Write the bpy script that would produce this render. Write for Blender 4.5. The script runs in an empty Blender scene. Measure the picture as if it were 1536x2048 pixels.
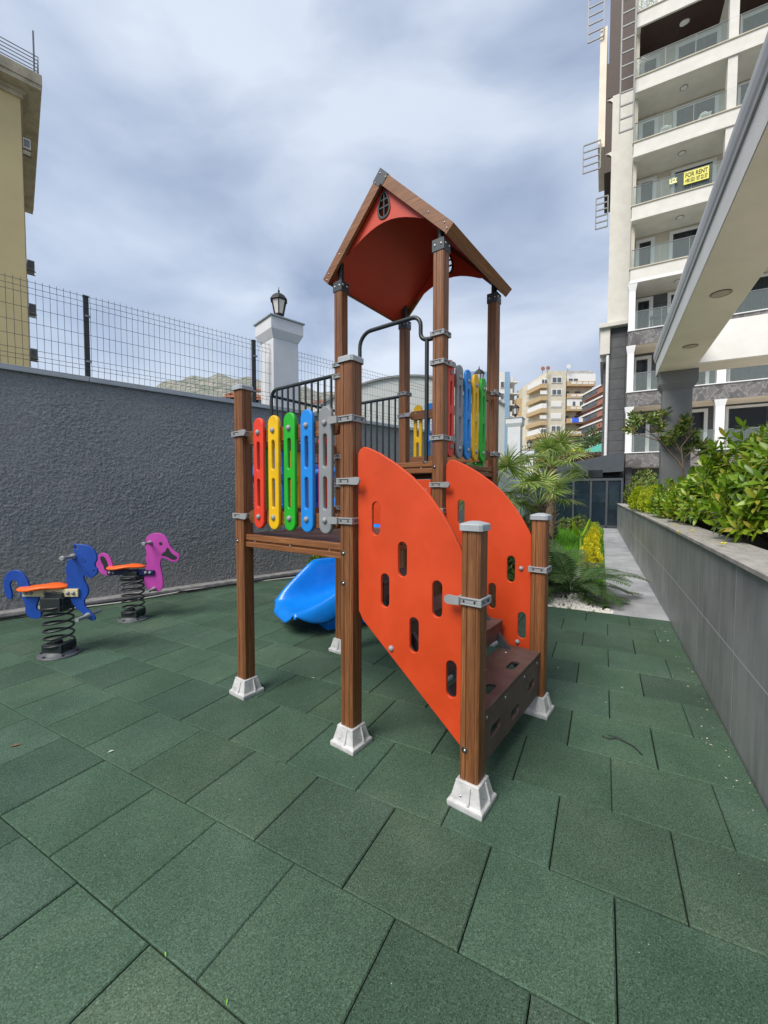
import bpy, math, random
import numpy as np
from mathutils import Matrix, Vector
random.seed(7); RS=np.random.RandomState(5)
C=bpy.context.scene.collection
sc=bpy.context.scene
R=math.radians; PI=math.pi; cos=math.cos; sin=math.sin
# ---------------------------------------------------------------- camera, sky, sun, exposure
F_PX,PITCH,ROLL,CAM_H=821.26,-.0430,.0015,1.638
cp,sp=cos(PITCH),sin(PITCH)
_F=Vector((0,cp,sp)); _R0=Vector((1,0,0)); _U0=_R0.cross(_F)
_R=_R0*cos(ROLL)+_U0*sin(ROLL); _U=-_R0*sin(ROLL)+_U0*cos(ROLL)
cd=bpy.data.cameras.new('camera'); cam=bpy.data.objects.new('camera',cd); C.objects.link(cam)
cd.sensor_fit='HORIZONTAL'; cd.sensor_width=36; cd.lens=36*F_PX/1536; cd.clip_start=.05; cd.clip_end=6000
M=Matrix.Identity(4)
for i in range(3): M[i][0],M[i][1],M[i][2]=_R[i],_U[i],-_F[i]
M[2][3]=CAM_H; cam.matrix_world=M; sc.camera=cam
SUN_EL,SUN_AZ=R(50),R(224)      # azimuth measured from +Y towards +X
w=bpy.data.worlds.new('World'); sc.world=w; w.use_nodes=True
nt=w.node_tree; N=nt.nodes; LK=nt.links; N.clear()
out=N.new('ShaderNodeOutputWorld'); bg=N.new('ShaderNodeBackground'); bg.inputs[1].default_value=.1
sky=N.new('ShaderNodeTexSky'); sky.sky_type='NISHITA'; sky.sun_disc=False
sky.sun_elevation=SUN_EL; sky.sun_rotation=SUN_AZ; sky.air_density=1.2; sky.dust_density=1.5
tc=N.new('ShaderNodeTexCoord')
mp=N.new('ShaderNodeMapping'); mp.inputs['Scale'].default_value=(1.0,1.0,2.2); mp.inputs['Location'].default_value=(.35,.2,.1)
mp.inputs['Rotation'].default_value=(0,0,R(35))
LK.new(tc.outputs['Generated'],mp.inputs[0])
n1=N.new('ShaderNodeTexNoise'); n1.inputs['Scale'].default_value=1.9; n1.inputs['Detail'].default_value=6; n1.inputs['Roughness'].default_value=.48; n1.inputs['Distortion'].default_value=.35
LK.new(mp.outputs[0],n1.inputs['Vector'])
cr=N.new('ShaderNodeValToRGB'); e=cr.color_ramp.elements
e[0].position=.38; e[0].color=(1.8,2.22,3.1,1); e[1].position=.64; e[1].color=(4.05,4.45,5.1,1)
x=e.new(.5); x.color=(2.7,3.15,4.0,1)
LK.new(n1.outputs['Fac'],cr.inputs[0])
n2=N.new('ShaderNodeTexNoise'); n2.inputs['Scale'].default_value=1.1; n2.inputs['Detail'].default_value=5; LK.new(mp.outputs[0],n2.inputs['Vector'])
mr=N.new('ShaderNodeMapRange'); mr.inputs[1].default_value=.3; mr.inputs[2].default_value=.6; mr.inputs[3].default_value=.72; mr.inputs[4].default_value=.97
LK.new(n2.outputs['Fac'],mr.inputs[0])
mx=N.new('ShaderNodeMix'); mx.data_type='RGBA'; LK.new(mr.outputs[0],mx.inputs[0]); LK.new(sky.outputs[0],mx.inputs[6]); LK.new(cr.outputs[0],mx.inputs[7])
LK.new(mx.outputs[2],bg.inputs[0]); LK.new(bg.outputs[0],out.inputs[0])
sd=bpy.data.lights.new('sun','SUN'); sd.energy=2.2; sd.angle=R(32); sd.color=(1,.93,.83)
so=bpy.data.objects.new('sun',sd); C.objects.link(so)
sdir=Vector((sin(SUN_AZ)*cos(SUN_EL),cos(SUN_AZ)*cos(SUN_EL),sin(SUN_EL)))
so.rotation_euler=sdir.to_track_quat('Z','Y').to_euler(); so.location=(0,0,60)
sc.view_settings.view_transform='Standard'; sc.view_settings.look='None'; sc.view_settings.exposure=.95; sc.view_settings.gamma=1
sc.cycles.max_bounces=6; sc.cycles.transparent_max_bounces=12
# ---------------------------------------------------------------- frames
T_UV=R(-28.16); Q0=(-1.513,1.787)        # garden frame: v runs along the path, u across it
T_PG=-.6436; P0=(-.212,2.637)            # playground frame
T_W=math.atan2(.669,.743); W0=(-5.04,5.467)   # boundary wall frame: x runs along the wall
FR={'w':(0,(0,0)),'uv':(T_UV,Q0),'pg':(T_PG,P0),'wl':(T_W,W0)}
def fw(fr,x,y,z=0):
    t,o=FR[fr]; return Vector((o[0]+x*cos(t)-y*sin(t),o[1]+x*sin(t)+y*cos(t),z))
def ray(px,py): return _F+_R*((px-768)/F_PX)-_U*((py-1024)/F_PX)
def at_v(px,py,v):                        # where the line of sight meets the vertical plane v
    d=ray(px,py); t=T_UV; nx,ny=-sin(t),cos(t)
    k=(v+(Q0[0]*nx+Q0[1]*ny))/(d.x*nx+d.y*ny)
    X,Y,Z=d.x*k,d.y*k,CAM_H+d.z*k
    return ((X-Q0[0])*cos(t)+(Y-Q0[1])*sin(t), Z)
def at_y(px,py,Y):
    d=ray(px,py); k=Y/d.y; return (d.x*k, CAM_H+d.z*k)
BASE={}
def tag(o,label=None,cat=None,group=None,kind=None):
    if label:o['label']=label
    if cat:o['category']=cat
    if group:o['group']=group
    if kind:o['kind']=kind
    return o
def thing(name,label,cat,base=(0,0,0),fr='w',group=None):
    o=bpy.data.objects.new(name,None); C.objects.link(o); o.empty_display_size=.2
    o.location=fw(fr,*base); o.rotation_euler=(0,0,FR[fr][0]); BASE[o.name]=(base,fr)
    return tag(o,label,cat,group)
def stad(cx,cz,wd,h,n=7):
    r=wd/2; p=[]
    for i in range(n+1): a=PI*i/n; p.append((cx+r*cos(a),cz+h/2-r+r*sin(a)))
    for i in range(n+1): a=PI+PI*i/n; p.append((cx+r*cos(a),cz-h/2+r+r*sin(a)))
    return p
def smooth_poly(pts,n=3):
    out=[];m=len(pts)
    for i in range(m):
        p0,p1,p2,p3=[np.array(pts[(i+k)%m],float) for k in (-1,0,1,2)]
        for j in range(n):
            t=j/n; out.append(tuple(.5*((2*p1)+(-p0+p2)*t+(2*p0-5*p1+4*p2-p3)*t*t+(-p0+3*p1-3*p2+p3)*t**3)))
    return out
class MB:
    def __init__(s): s.v=[]; s.f=[]; s.s=[]; s.c=[]; s.uc=False
    def add(s,vs,fs,smooth=False,col=None):
        o=len(s.v); s.v.extend([tuple(p) for p in vs]); s.f.extend([tuple(i+o for i in f) for f in fs]); s.s.extend([smooth]*len(fs))
        if col is not None: s.uc=True
        s.c.extend([col or (1,1,1,1)]*len(fs)); return s
    def box(s,x0,x1,y0,y1,z0,z1,col=None):
        return s.add([(x0,y0,z0),(x1,y0,z0),(x1,y1,z0),(x0,y1,z0),(x0,y0,z1),(x1,y0,z1),(x1,y1,z1),(x0,y1,z1)],
          [(3,2,1,0),(4,5,6,7),(0,1,5,4),(1,2,6,5),(2,3,7,6),(3,0,4,7)],col=col)
    def obox(s,c,ax,hx,hy,hz):            # box about c with axes from angle/matrix ax
        vs=[]
        for dz in (-1,1):
            for dx,dy in ((-1,-1),(1,-1),(1,1),(-1,1)): vs.append(Vector(c)+ax@Vector((dx*hx,dy*hy,dz*hz)))
        return s.add(vs,[(3,2,1,0),(4,5,6,7),(0,1,5,4),(1,2,6,5),(2,3,7,6),(3,0,4,7)])
    def bar(s,a,b,w_,h_=None,up=(0,0,1)):
        a=Vector(a);b=Vector(b);d=(b-a); L=d.length; z=d.normalized(); u=Vector(up)
        if abs(z.dot(u))>.98:u=Vector((1,0,0))
        x_=u.cross(z).normalized(); y_=z.cross(x_)
        m=Matrix((x_,y_,z)).transposed(); return s.obox((a+b)/2,m,w_/2,(h_ or w_)/2,L/2)
    def tube(s,pts,r,n=8,closed=False,cap=True):
        pts=[Vector(p) for p in pts]; m=len(pts); vs=[];fs=[]; px_=None
        for i,p in enumerate(pts):
            if closed: t=(pts[(i+1)%m]-pts[i-1])
            else: t=(pts[min(i+1,m-1)]-pts[max(i-1,0)])
            t.normalize()
            if px_ is None:
                ref=Vector((0,0,1)) if abs(t.z)<.9 else Vector((1,0,0)); x_=ref.cross(t).normalized()
            else:
                x_=px_-t*px_.dot(t); x_.normalize()
            px_=x_; y_=t.cross(x_); rr=r[i] if isinstance(r,(list,tuple)) else r
            for k in range(n): a=2*PI*k/n; vs.append(p+x_*(rr*cos(a))+y_*(rr*sin(a)))
        for i in range(m if closed else m-1):
            j=(i+1)%m
            for k in range(n): k2=(k+1)%n; fs.append((i*n+k,i*n+k2,j*n+k2,j*n+k))
        s.add(vs,fs,True)
        if cap and not closed:
            s.add(vs[:n],[tuple(range(n))[::-1]]); s.add(vs[-n:],[tuple(range(n))])
        return s
    def lathe(s,prof,c=(0,0,0),n=16,ax='z',smooth=True,rot=0):
        vs=[];fs=[];m=len(prof)
        for i,(r,h) in enumerate(prof):
            for k in range(n):
                a=2*PI*k/n+rot; p=(r*cos(a),r*sin(a),h)
                if ax=='y': p=(p[0],p[2],p[1])
                if ax=='x': p=(p[2],p[0],p[1])
                vs.append((c[0]+p[0],c[1]+p[1],c[2]+p[2]))
        for i in range(m-1):
            for k in range(n): k2=(k+1)%n; fs.append((i*n+k,i*n+k2,(i+1)*n+k2,(i+1)*n+k))
        s.add(vs,fs,smooth); s.add(vs[:n],[tuple(range(n))[::-1]]); s.add(vs[-n:],[tuple(range(n))]); return s
    def prism(s,poly,d0,d1,plane='xz',col=None,smooth=False):     # convex/simple polygon extruded along the third axis
        n=len(poly)
        def P(p,d): return (p[0],d,p[1]) if plane=='xz' else ((d,p[0],p[1]) if plane=='yz' else (p[0],p[1],d))
        vs=[P(p,d0) for p in poly]+[P(p,d1) for p in poly]
        s.add(vs,[tuple(range(n)),tuple(range(2*n-1,n-1,-1))],col=col)
        s.add(vs,[(i,(i+1)%n,n+(i+1)%n,n+i)[::-1] for i in range(n)],smooth,col=col); return s
    def mesh(s,name,base=(0,0,0)):
        me=bpy.data.meshes.new(name)
        me.from_pydata([(p[0]-base[0],p[1]-base[1],p[2]-base[2]) for p in s.v],[],s.f)
        me.polygons.foreach_set('use_smooth',s.s)
        if s.uc:
            at=me.color_attributes.new('tint','FLOAT_COLOR','CORNER'); arr=[]
            for f,c in zip(s.f,s.c): arr.extend(list(c)*len(f))
            at.data.foreach_set('color',arr)
        me.update(); return me
    def build(s,name,m,parent=None,fr=None,base=None,bevel=0,fix=True):
        b=(0,0,0)
        p=parent
        while p is not None and p.name not in BASE: p=p.parent
        if p is not None: b=BASE[p.name][0]
        elif base: b=base
        me=s.mesh(name,b); o=bpy.data.objects.new(name,me); C.objects.link(o); me.materials.append(m)
        if parent is not None: o.parent=parent
        elif fr: o.location=fw(fr,*b); o.rotation_euler=(0,0,FR[fr][0])
        else: o.location=b
        if bevel:
            bm=o.modifiers.new('bevel','BEVEL'); bm.width=bevel; bm.segments=2; bm.limit_method='ANGLE'; bm.angle_limit=R(40)
        return o
def plate(name,m,outl,t,bev,parent,place,res=2):
    """flat board cut to outlines (first = rim, others = holes); place(x,y,z) maps local (outline x, outline y, thickness)"""
    cu=bpy.data.curves.new('tmp','CURVE'); cu.dimensions='2D'; cu.fill_mode='BOTH'
    cu.extrude=max(t/2-bev,0); cu.bevel_depth=bev; cu.bevel_resolution=res; cu.offset=-bev
    for o_ in outl:
        sp_=cu.splines.new('POLY'); sp_.points.add(len(o_)-1); sp_.use_cyclic_u=True
        for i,p in enumerate(o_): sp_.points[i].co=(p[0],p[1],0,1)
    ob=bpy.data.objects.new('tmp',cu); C.objects.link(ob)
    dg=bpy.context.evaluated_depsgraph_get(); me=bpy.data.meshes.new_from_object(ob.evaluated_get(dg))
    C.objects.unlink(ob); bpy.data.objects.remove(ob); bpy.data.curves.remove(cu)
    p=parent
    while p is not None and p.name not in BASE: p=p.parent
    b=BASE[p.name][0] if p is not None else (0,0,0)
    for v in me.vertices:
        q=place(*v.co); v.co=(q[0]-b[0],q[1]-b[1],q[2]-b[2])
    me.materials.clear(); me.materials.append(m); me.name=name
    o=bpy.data.objects.new(name,me); C.objects.link(o); o.parent=parent; return o
def text(name,s_,m,size,parent,origin,xd,yd,depth=.004,bold=.0,fit=None):
    cu=bpy.data.curves.new('tmp','FONT'); cu.body=s_; cu.size=size; cu.extrude=depth; cu.offset=bold
    ob=bpy.data.objects.new('tmp',cu); C.objects.link(ob); dg=bpy.context.evaluated_depsgraph_get()
    me=bpy.data.meshes.new_from_object(ob.evaluated_get(dg)); C.objects.unlink(ob); bpy.data.objects.remove(ob)
    xd=Vector(xd);yd=Vector(yd);zd=xd.cross(yd)
    if fit:
        k_=fit/max(v.co.x for v in me.vertices)
        for v in me.vertices: v.co.x*=k_
    b=BASE[parent.name][0]
    for v in me.vertices: v.co=Vector(origin)-Vector(b)+xd*v.co.x+yd*v.co.y+zd*v.co.z
    me.materials.clear(); me.materials.append(m); o=bpy.data.objects.new(name,me); C.objects.link(o); o.parent=parent; return o
# ---------------------------------------------------------------- materials
MAT={}
def newmat(name):
    m=bpy.data.materials.new(name); m.use_nodes=True; MAT[name]=m; n=m.node_tree; b=n.nodes['Principled BSDF']; return m,n,b
def rgb(c): return (c[0],c[1],c[2],1)
def node(n,t,**kw):
    x_=n.nodes.new(t)
    for k,v in kw.items(): x_.inputs[k].default_value=v
    return x_
def coords(n,scale=(1,1,1)):
    tc_=n.nodes.new('ShaderNodeTexCoord'); mp_=n.nodes.new('ShaderNodeMapping'); mp_.inputs['Scale'].default_value=scale
    n.links.new(tc_.outputs['Object'],mp_.inputs[0]); return mp_.outputs[0]
def ramp(n,fac,stops):
    r_=n.nodes.new('ShaderNodeValToRGB'); e_=r_.color_ramp.elements
    while len(e_)<len(stops): e_.new(.5)
    for i,(p,c) in enumerate(stops): e_[i].position=p; e_[i].color=rgb(c)
    n.links.new(fac,r_.inputs[0]); return r_.outputs[0]
def bump(n,b,h,st,dist):
    bp=n.nodes.new('ShaderNodeBump'); bp.inputs['Strength'].default_value=st; bp.inputs['Distance'].default_value=dist
    n.links.new(h,bp.inputs['Height']); n.links.new(bp.outputs[0],b.inputs['Normal']); return bp
def pm(name,col,rough=.5,var=.12,scale=3,bst=0,bscale=150,bdist=.002,stretch=(1,1,1),metal=0,spec=.5,detail=5,col2=None):
    m,n,b=newmat(name); v=coords(n,stretch)
    nz=node(n,'ShaderNodeTexNoise',Scale=scale,Detail=detail,Roughness=.6); n.links.new(v,nz.inputs['Vector'])
    lo=tuple(c*(1-var) for c in col); hi=col2 or tuple(min(1,c*(1+var)) for c in col)
    n.links.new(ramp(n,nz.outputs['Fac'],[(.3,lo),(.7,hi)]),b.inputs['Base Color'])
    b.inputs['Roughness'].default_value=rough; b.inputs['Metallic'].default_value=metal; b.inputs['Specular IOR Level'].default_value=spec
    if bst:
        nb=node(n,'ShaderNodeTexNoise',Scale=bscale,Detail=3); n.links.new(v,nb.inputs['Vector']); bump(n,b,nb.outputs['Fac'],bst,bdist)
    return m
def plastic(name,col,rough=.42): return pm(name,col,rough,var=.10,scale=5,bst=.25,bscale=260,bdist=.0012,spec=.45)
RED=plastic('red_plastic',(.66,.045,.02)); YEL=plastic('yellow_plastic',(.72,.43,.005)); GRN=plastic('green_plastic',(.015,.36,.02))
BLU=plastic('blue_plastic',(.01,.22,.66)); GRY=plastic('grey_slat_plastic',(.22,.235,.25)); 
SLIDE=plastic('slide_blue',(.006,.20,.72),.24); ORG=None
def boardmat(name,col,rough):
    m,n,b=newmat(name); v=coords(n)
    a=node(n,'ShaderNodeTexNoise',Scale=2.3,Detail=8,Roughness=.65); n.links.new(v,a.inputs['Vector'])
    c=node(n,'ShaderNodeTexNoise',Scale=26,Detail=6,Roughness=.75,Distortion=1.5); n.links.new(coords(n,(1.4,1.4,.35)),c.inputs['Vector'])
    base=ramp(n,a.outputs['Fac'],[(.3,tuple(k*.86 for k in col)),(.52,col),(.7,tuple(min(1,k*1.10+.004) for k in col))])
    sc_=ramp(n,c.outputs['Fac'],[(.66,(0,0,0)),(.74,(.30,.30,.30))])
    q=n.nodes.new('ShaderNodeMix'); q.data_type='RGBA'; n.links.new(sc_,q.inputs[0]); n.links.new(base,q.inputs[6]); q.inputs[7].default_value=(col[0]*.62+.04,col[1]*.8+.03,col[2]+.03,1)
    n.links.new(q.outputs[2],b.inputs['Base Color'])
    mr_=n.nodes.new('ShaderNodeMapRange'); mr_.inputs[1].default_value=.3; mr_.inputs[2].default_value=.7; mr_.inputs[3].default_value=rough-.1; mr_.inputs[4].default_value=rough+.14; n.links.new(a.outputs['Fac'],mr_.inputs[0]); n.links.new(mr_.outputs[0],b.inputs['Roughness'])
    f=node(n,'ShaderNodeTexNoise',Scale=380,Detail=2); n.links.new(v,f.inputs['Vector']); bump(n,b,f.outputs['Fac'],.3,.0012); return m
ORG=boardmat('orange_board',(.56,.050,.005),.55)
CLG=plastic('clamp_grey',(.27,.28,.29),.45); CLW=pm('footing_white',(.50,.505,.51),.55,var=.24,scale=14,bst=.4,bscale=60,bdist=.003)
BOLT=plastic('bolt_grey',(.26,.27,.29),.4); CAPG=plastic('cap_grey',(.34,.37,.40),.4)
BLK=pm('black_powder_coat',(.018,.024,.026),.42,bst=.2); DKG=pm('dark_grey_metal',(.045,.055,.065),.45)
STEEL=pm('steel_screw',(.55,.55,.56),.3,metal=.9)
def wood(name,axis):
    m,n,b=newmat(name); st={'z':(1,1,.045),'x':(.045,1,1),'y':(1,.045,1)}[axis]
    v=coords(n,st)
    oi=n.nodes.new('ShaderNodeObjectInfo'); ad=n.nodes.new('ShaderNodeVectorMath'); ad.operation='ADD'
    ml=n.nodes.new('ShaderNodeVectorMath'); ml.operation='SCALE'; ml.inputs['Scale'].default_value=7.3
    n.links.new(oi.outputs['Location'],ml.inputs[0]); n.links.new(v,ad.inputs[0]); n.links.new(ml.outputs[0],ad.inputs[1])
    cx=n.nodes.new('ShaderNodeCombineXYZ'); n.links.new(oi.outputs['Random'],cx.inputs[0]); n.links.new(oi.outputs['Random'],cx.inputs[1])
    ad2=n.nodes.new('ShaderNodeVectorMath'); ad2.operation='ADD'; n.links.new(v,ad2.inputs[0]); n.links.new(cx.outputs[0],ad2.inputs[1])
    a=node(n,'ShaderNodeTexNoise',Scale=60,Detail=5,Roughness=.6,Distortion=.8); n.links.new(ad2.outputs[0],a.inputs['Vector'])
    c=node(n,'ShaderNodeTexNoise',Scale=220,Detail=2); n.links.new(ad2.outputs[0],c.inputs['Vector'])
    d=node(n,'ShaderNodeTexNoise',Scale=6,Detail=2); n.links.new(ad2.outputs[0],d.inputs['Vector'])
    col=ramp(n,a.outputs['Fac'],[(.25,(.13,.048,.017)),(.45,(.195,.077,.028)),(.57,(.23,.094,.034)),(.74,(.34,.165,.065))])
    fi=ramp(n,c.outputs['Fac'],[(.3,(.78,.76,.74)),(.65,(1.05,1.05,1.05))]); big=ramp(n,d.outputs['Fac'],[(.3,(.8,.78,.76)),(.7,(1.1,1.08,1.05))])
    m1=n.nodes.new('ShaderNodeMix'); m1.data_type='RGBA'; m1.blend_type='MULTIPLY'; m1.inputs[0].default_value=1
    n.links.new(col,m1.inputs[6]); n.links.new(fi,m1.inputs[7])
    m2=n.nodes.new('ShaderNodeMix'); m2.data_type='RGBA'; m2.blend_type='MULTIPLY'; m2.inputs[0].default_value=1
    n.links.new(m1.outputs[2],m2.inputs[6]); n.links.new(big,m2.inputs[7]); n.links.new(m2.outputs[2],b.inputs['Base Color'])
    b.inputs['Roughness'].default_value=.48; bump(n,b,a.outputs['Fac'],.25,.002); return m
WZ,WX,WY=wood('stained_wood_upright','z'),wood('stained_wood_along','x'),wood('stained_wood_across','y')
DECK=pm('brown_deck_board',(.075,.042,.034),.5,var=.25,scale=4,bst=.3,bscale=90,col2=(.13,.085,.075))
ROOFR=pm('roof_red_board',(.50,.045,.018),.5,var=.06)
def rubber():
    m,n,b=newmat('green_rubber'); v=coords(n)
    at=n.nodes.new('ShaderNodeVertexColor'); at.layer_name='tint'
    g=node(n,'ShaderNodeTexVoronoi',Scale=300); n.links.new(v,g.inputs['Vector'])
    g2=node(n,'ShaderNodeTexNoise',Scale=130,Detail=3,Roughness=.7); n.links.new(v,g2.inputs['Vector'])
    big=node(n,'ShaderNodeTexNoise',Scale=1.6,Detail=5,Roughness=.6); n.links.new(v,big.inputs['Vector'])
    gr=ramp(n,g.outputs['Color'],[(.12,(.030,.056,.036)),(.5,(.058,.108,.070)),(.8,(.078,.138,.094)),(.97,(.13,.20,.15))])
    gn=ramp(n,g2.outputs['Fac'],[(.3,(.68,.68,.68)),(.64,(1.12,1.12,1.12))]); bgc=ramp(n,big.outputs['Fac'],[(.3,(.78,.8,.8)),(.5,(1,1,1)),(.7,(1.35,1.22,1.27))])
    last=gr
    for o_ in (gn,bgc,at.outputs[0]):
        q=n.nodes.new('ShaderNodeMix'); q.data_type='RGBA'; q.blend_type='MULTIPLY'; q.inputs[0].default_value=1
        n.links.new(last,q.inputs[6]); n.links.new(o_,q.inputs[7]); last=q.outputs[2]
    # pale dust specks
    sv=node(n,'ShaderNodeTexVoronoi',Scale=9,Randomness=1); n.links.new(v,sv.inputs['Vector'])
    sr=ramp(n,sv.outputs['Distance'],[(.012,(1,1,1)),(.03,(0,0,0))])
    q=n.nodes.new('ShaderNodeMix'); q.data_type='RGBA'; n.links.new(sr,q.inputs[0]); n.links.new(last,q.inputs[6]); q.inputs[7].default_value=(.3,.38,.32,1)
    n.links.new(q.outputs[2],b.inputs['Base Color']); b.inputs['Roughness'].default_value=.85; b.inputs['Specular IOR Level'].default_value=.25
    bump(n,b,g2.outputs['Fac'],.5,.004); return m
RUB=rubber()
def stucco():
    m,n,b=newmat('rough_grey_render'); v=coords(n,(1,1,1.5))
    a=node(n,'ShaderNodeTexNoise',Scale=34,Detail=7,Roughness=.65,Distortion=1.0); n.links.new(v,a.inputs['Vector'])
    big=node(n,'ShaderNodeTexNoise',Scale=.9,Detail=6); n.links.new(v,big.inputs['Vector'])
    sep=n.nodes.new('ShaderNodeSeparateXYZ'); tc_=n.nodes.new('ShaderNodeTexCoord'); n.links.new(tc_.outputs['Object'],sep.inputs[0])
    c1=ramp(n,a.outputs['Fac'],[(.3,(.16,.17,.18)),(.5,(.23,.24,.252)),(.7,(.32,.33,.34))])  # bump pits darkened like occlusion, on top of the render's own mottling
    # dust and splash marks near the foot of the wall: a real stain
    mrn=n.nodes.new('ShaderNodeMapRange'); mrn.inputs[1].default_value=.05; mrn.inputs[2].default_value=1.3; mrn.inputs[3].default_value=1; mrn.inputs[4].default_value=0
    n.links.new(sep.outputs[2],mrn.inputs[0]); ml=n.nodes.new('ShaderNodeMath'); ml.operation='MULTIPLY'
    bb=ramp(n,big.outputs['Fac'],[(.35,(.15,.15,.15)),(.65,(1,1,1))]); n.links.new(mrn.outputs[0],ml.inputs[0]); n.links.new(bb,ml.inputs[1])
    q=n.nodes.new('ShaderNodeMix'); q.data_type='RGBA'; n.links.new(ml.outputs[0],q.inputs[0]); n.links.new(c1,q.inputs[6]); q.inputs[7].default_value=(.27,.26,.25,1)
    n.links.new(q.outputs[2],b.inputs['Base Color']); b.inputs['Roughness'].default_value=.9
    bump(n,b,a.outputs['Fac'],.7,.03); return m
STU=stucco()
CONC=pm('concrete_curb',(.30,.29,.28),.85,var=.35,scale=9,bst=.6,bscale=60,bdist=.004)
COPE=pm('metal_coping',(.30,.33,.36),.4,var=.1)
WIRE=pm('fence_wire',(.045,.06,.07),.5)
PILW=pm('pillar_render',(.58,.60,.63),.85,var=.05,scale=3,bst=.3,bscale=90,bdist=.003)
LBK=pm('lantern_black',(.008,.009,.010),.6); LAMPG=pm('milky_glass',(.62,.60,.57),.35,var=.05)
PLAN=None
def tilewall(name,c1,c2,streak=True,rough=.5,line=(.3,.31,.31),tw=.9,th=.6,off=0,jw=.006,zoff=0,axis='v'):
    m,n,b=newmat(name); tc_=n.nodes.new('ShaderNodeTexCoord')
    v=coords(n,(1,6,.6) if streak else (1,1,1))
    a=node(n,'ShaderNodeTexNoise',Scale=2.2,Detail=7,Roughness=.65); n.links.new(v,a.inputs['Vector'])
    a2=node(n,'ShaderNodeTexNoise',Scale=1.1,Detail=4,Roughness=.6); n.links.new(coords(n),a2.inputs['Vector'])
    ad=n.nodes.new('ShaderNodeMath'); ad.operation='ADD'; n.links.new(a.outputs['Fac'],ad.inputs[0]); n.links.new(a2.outputs['Fac'],ad.inputs[1])
    hv=n.nodes.new('ShaderNodeMath'); hv.operation='MULTIPLY'; hv.inputs[1].default_value=.5; n.links.new(ad.outputs[0],hv.inputs[0])
    base=ramp(n,hv.outputs[0],[(.36,c1),(.62,c2)])
    sep=n.nodes.new('ShaderNodeSeparateXYZ'); n.links.new(tc_.outputs['Object'],sep.inputs[0])
    def jo(sock,per,shift):
        q=n.nodes.new('ShaderNodeMath'); q.operation='ADD'; q.inputs[1].default_value=shift+per*50; n.links.new(sock,q.inputs[0])
        md=n.nodes.new('ShaderNodeMath'); md.operation='MODULO'; md.inputs[1].default_value=per; n.links.new(q.outputs[0],md.inputs[0])
        lt=n.nodes.new('ShaderNodeMath'); lt.operation='LESS_THAN'; lt.inputs[1].default_value=jw; n.links.new(md.outputs[0],lt.inputs[0]); return lt.outputs[0]
    h=jo(sep.outputs[0 if axis=='u' else 1],tw,off); k=jo(sep.outputs[2 if axis!='floor' else 0],th,zoff)
    mx_=n.nodes.new('ShaderNodeMath'); mx_.operation='MAXIMUM'; n.links.new(h,mx_.inputs[0]); n.links.new(k,mx_.inputs[1])
    q=n.nodes.new('ShaderNodeMix'); q.data_type='RGBA'; n.links.new(mx_.outputs[0],q.inputs[0]); n.links.new(base,q.inputs[6]); q.inputs[7].default_value=rgb(line)
    n.links.new(q.outputs[2],b.inputs['Base Color']); b.inputs['Roughness'].default_value=rough; return m
PLT=tilewall('planter_stone_tiles',(.17,.178,.178),(.34,.35,.345),tw=1.2,th=.6,off=.45,zoff=.03,jw=.009,line=(.55,.56,.56))
PATHT=tilewall('path_stone_tiles',(.27,.28,.30),(.44,.45,.47),streak=False,tw=1.2,th=.6,off=0,axis='floor',line=(.42,.42,.42),jw=.008,zoff=-2.6)
CLAD=tilewall('dark_cladding',(.075,.08,.09),(.105,.11,.12),streak=False,rough=.7,tw=2.4,th=.6,line=(.03,.03,.035),jw=.03,axis='u')
STONE=pm('coping_stone',(.36,.34,.31),.6,var=.3,scale=5,stretch=(4,1,1),bst=.2)
MARB=None
def marble():
    m,n,b=newmat('grey_marble'); v=coords(n,(1,1,1))
    a=node(n,'ShaderNodeTexNoise',Scale=1.6,Detail=10,Roughness=.7,Distortion=.5); n.links.new(v,a.inputs['Vector'])
    n.links.new(ramp(n,a.outputs['Fac'],[(.3,(.075,.07,.07)),(.48,(.12,.115,.115)),(.515,(.30,.29,.29)),(.53,(.13,.125,.12)),(.7,(.20,.19,.185))]),b.inputs['Base Color'])
    b.inputs['Roughness'].default_value=.35; return m
MARB=marble()
CREAM=pm('cream_render',(.56,.52,.43),.85,var=.07,scale=2,bst=.5,bscale=70,bdist=.01)
CREAMW=pm('off_white_render',(.66,.65,.61),.8,var=.07,scale=2,bst=.5,bscale=60,bdist=.01)
WHT=pm('white_paint',(.74,.75,.76),.6,var=.04)
BEIGE=pm('beige_soffit',(.84,.75,.64),.85,var=.08,scale=1.2,bst=.3,bscale=50,bdist=.004)
CANW=pm('canopy_white_render',(.74,.73,.70),.85,var=.06,scale=2,bst=.6,bscale=80,bdist=.006)
COLG=pm('column_grey',(.17,.175,.18),.7,var=.08,scale=2)
GUT=pm('grey_gutter',(.42,.41,.39),.45,var=.1,scale=2)
BRW=pm('brown_lattice_soffit',(.040,.020,.016),.6,var=.25,scale=8)
YELW=pm('yellow_render',(.56,.46,.25),.9,var=.06,scale=.5,bst=.3,bscale=20,bdist=.01)
YELB=pm('old_concrete_eave',(.36,.32,.24),.9,var=.3,scale=1.5)
METG=pm('grey_metal',(.20,.21,.22),.45); SOCK=pm('dark_frame',(.025,.028,.032),.4)
def glass(name,tint,mixf,rough=.05,base=(.03,.04,.045)):
    m,n,b=newmat(name); b.inputs['Base Color'].default_value=rgb(base); b.inputs['Roughness'].default_value=rough
    tr=n.nodes.new('ShaderNodeBsdfTransparent'); tr.inputs[0].default_value=rgb(tint); ms=n.nodes.new('ShaderNodeMixShader'); ms.inputs[0].default_value=mixf
    n.links.new(tr.outputs[0],ms.inputs[1]); n.links.new(b.outputs[0],ms.inputs[2]); n.links.new(ms.outputs[0],n.nodes['Material Output'].inputs[0]); return m
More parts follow.
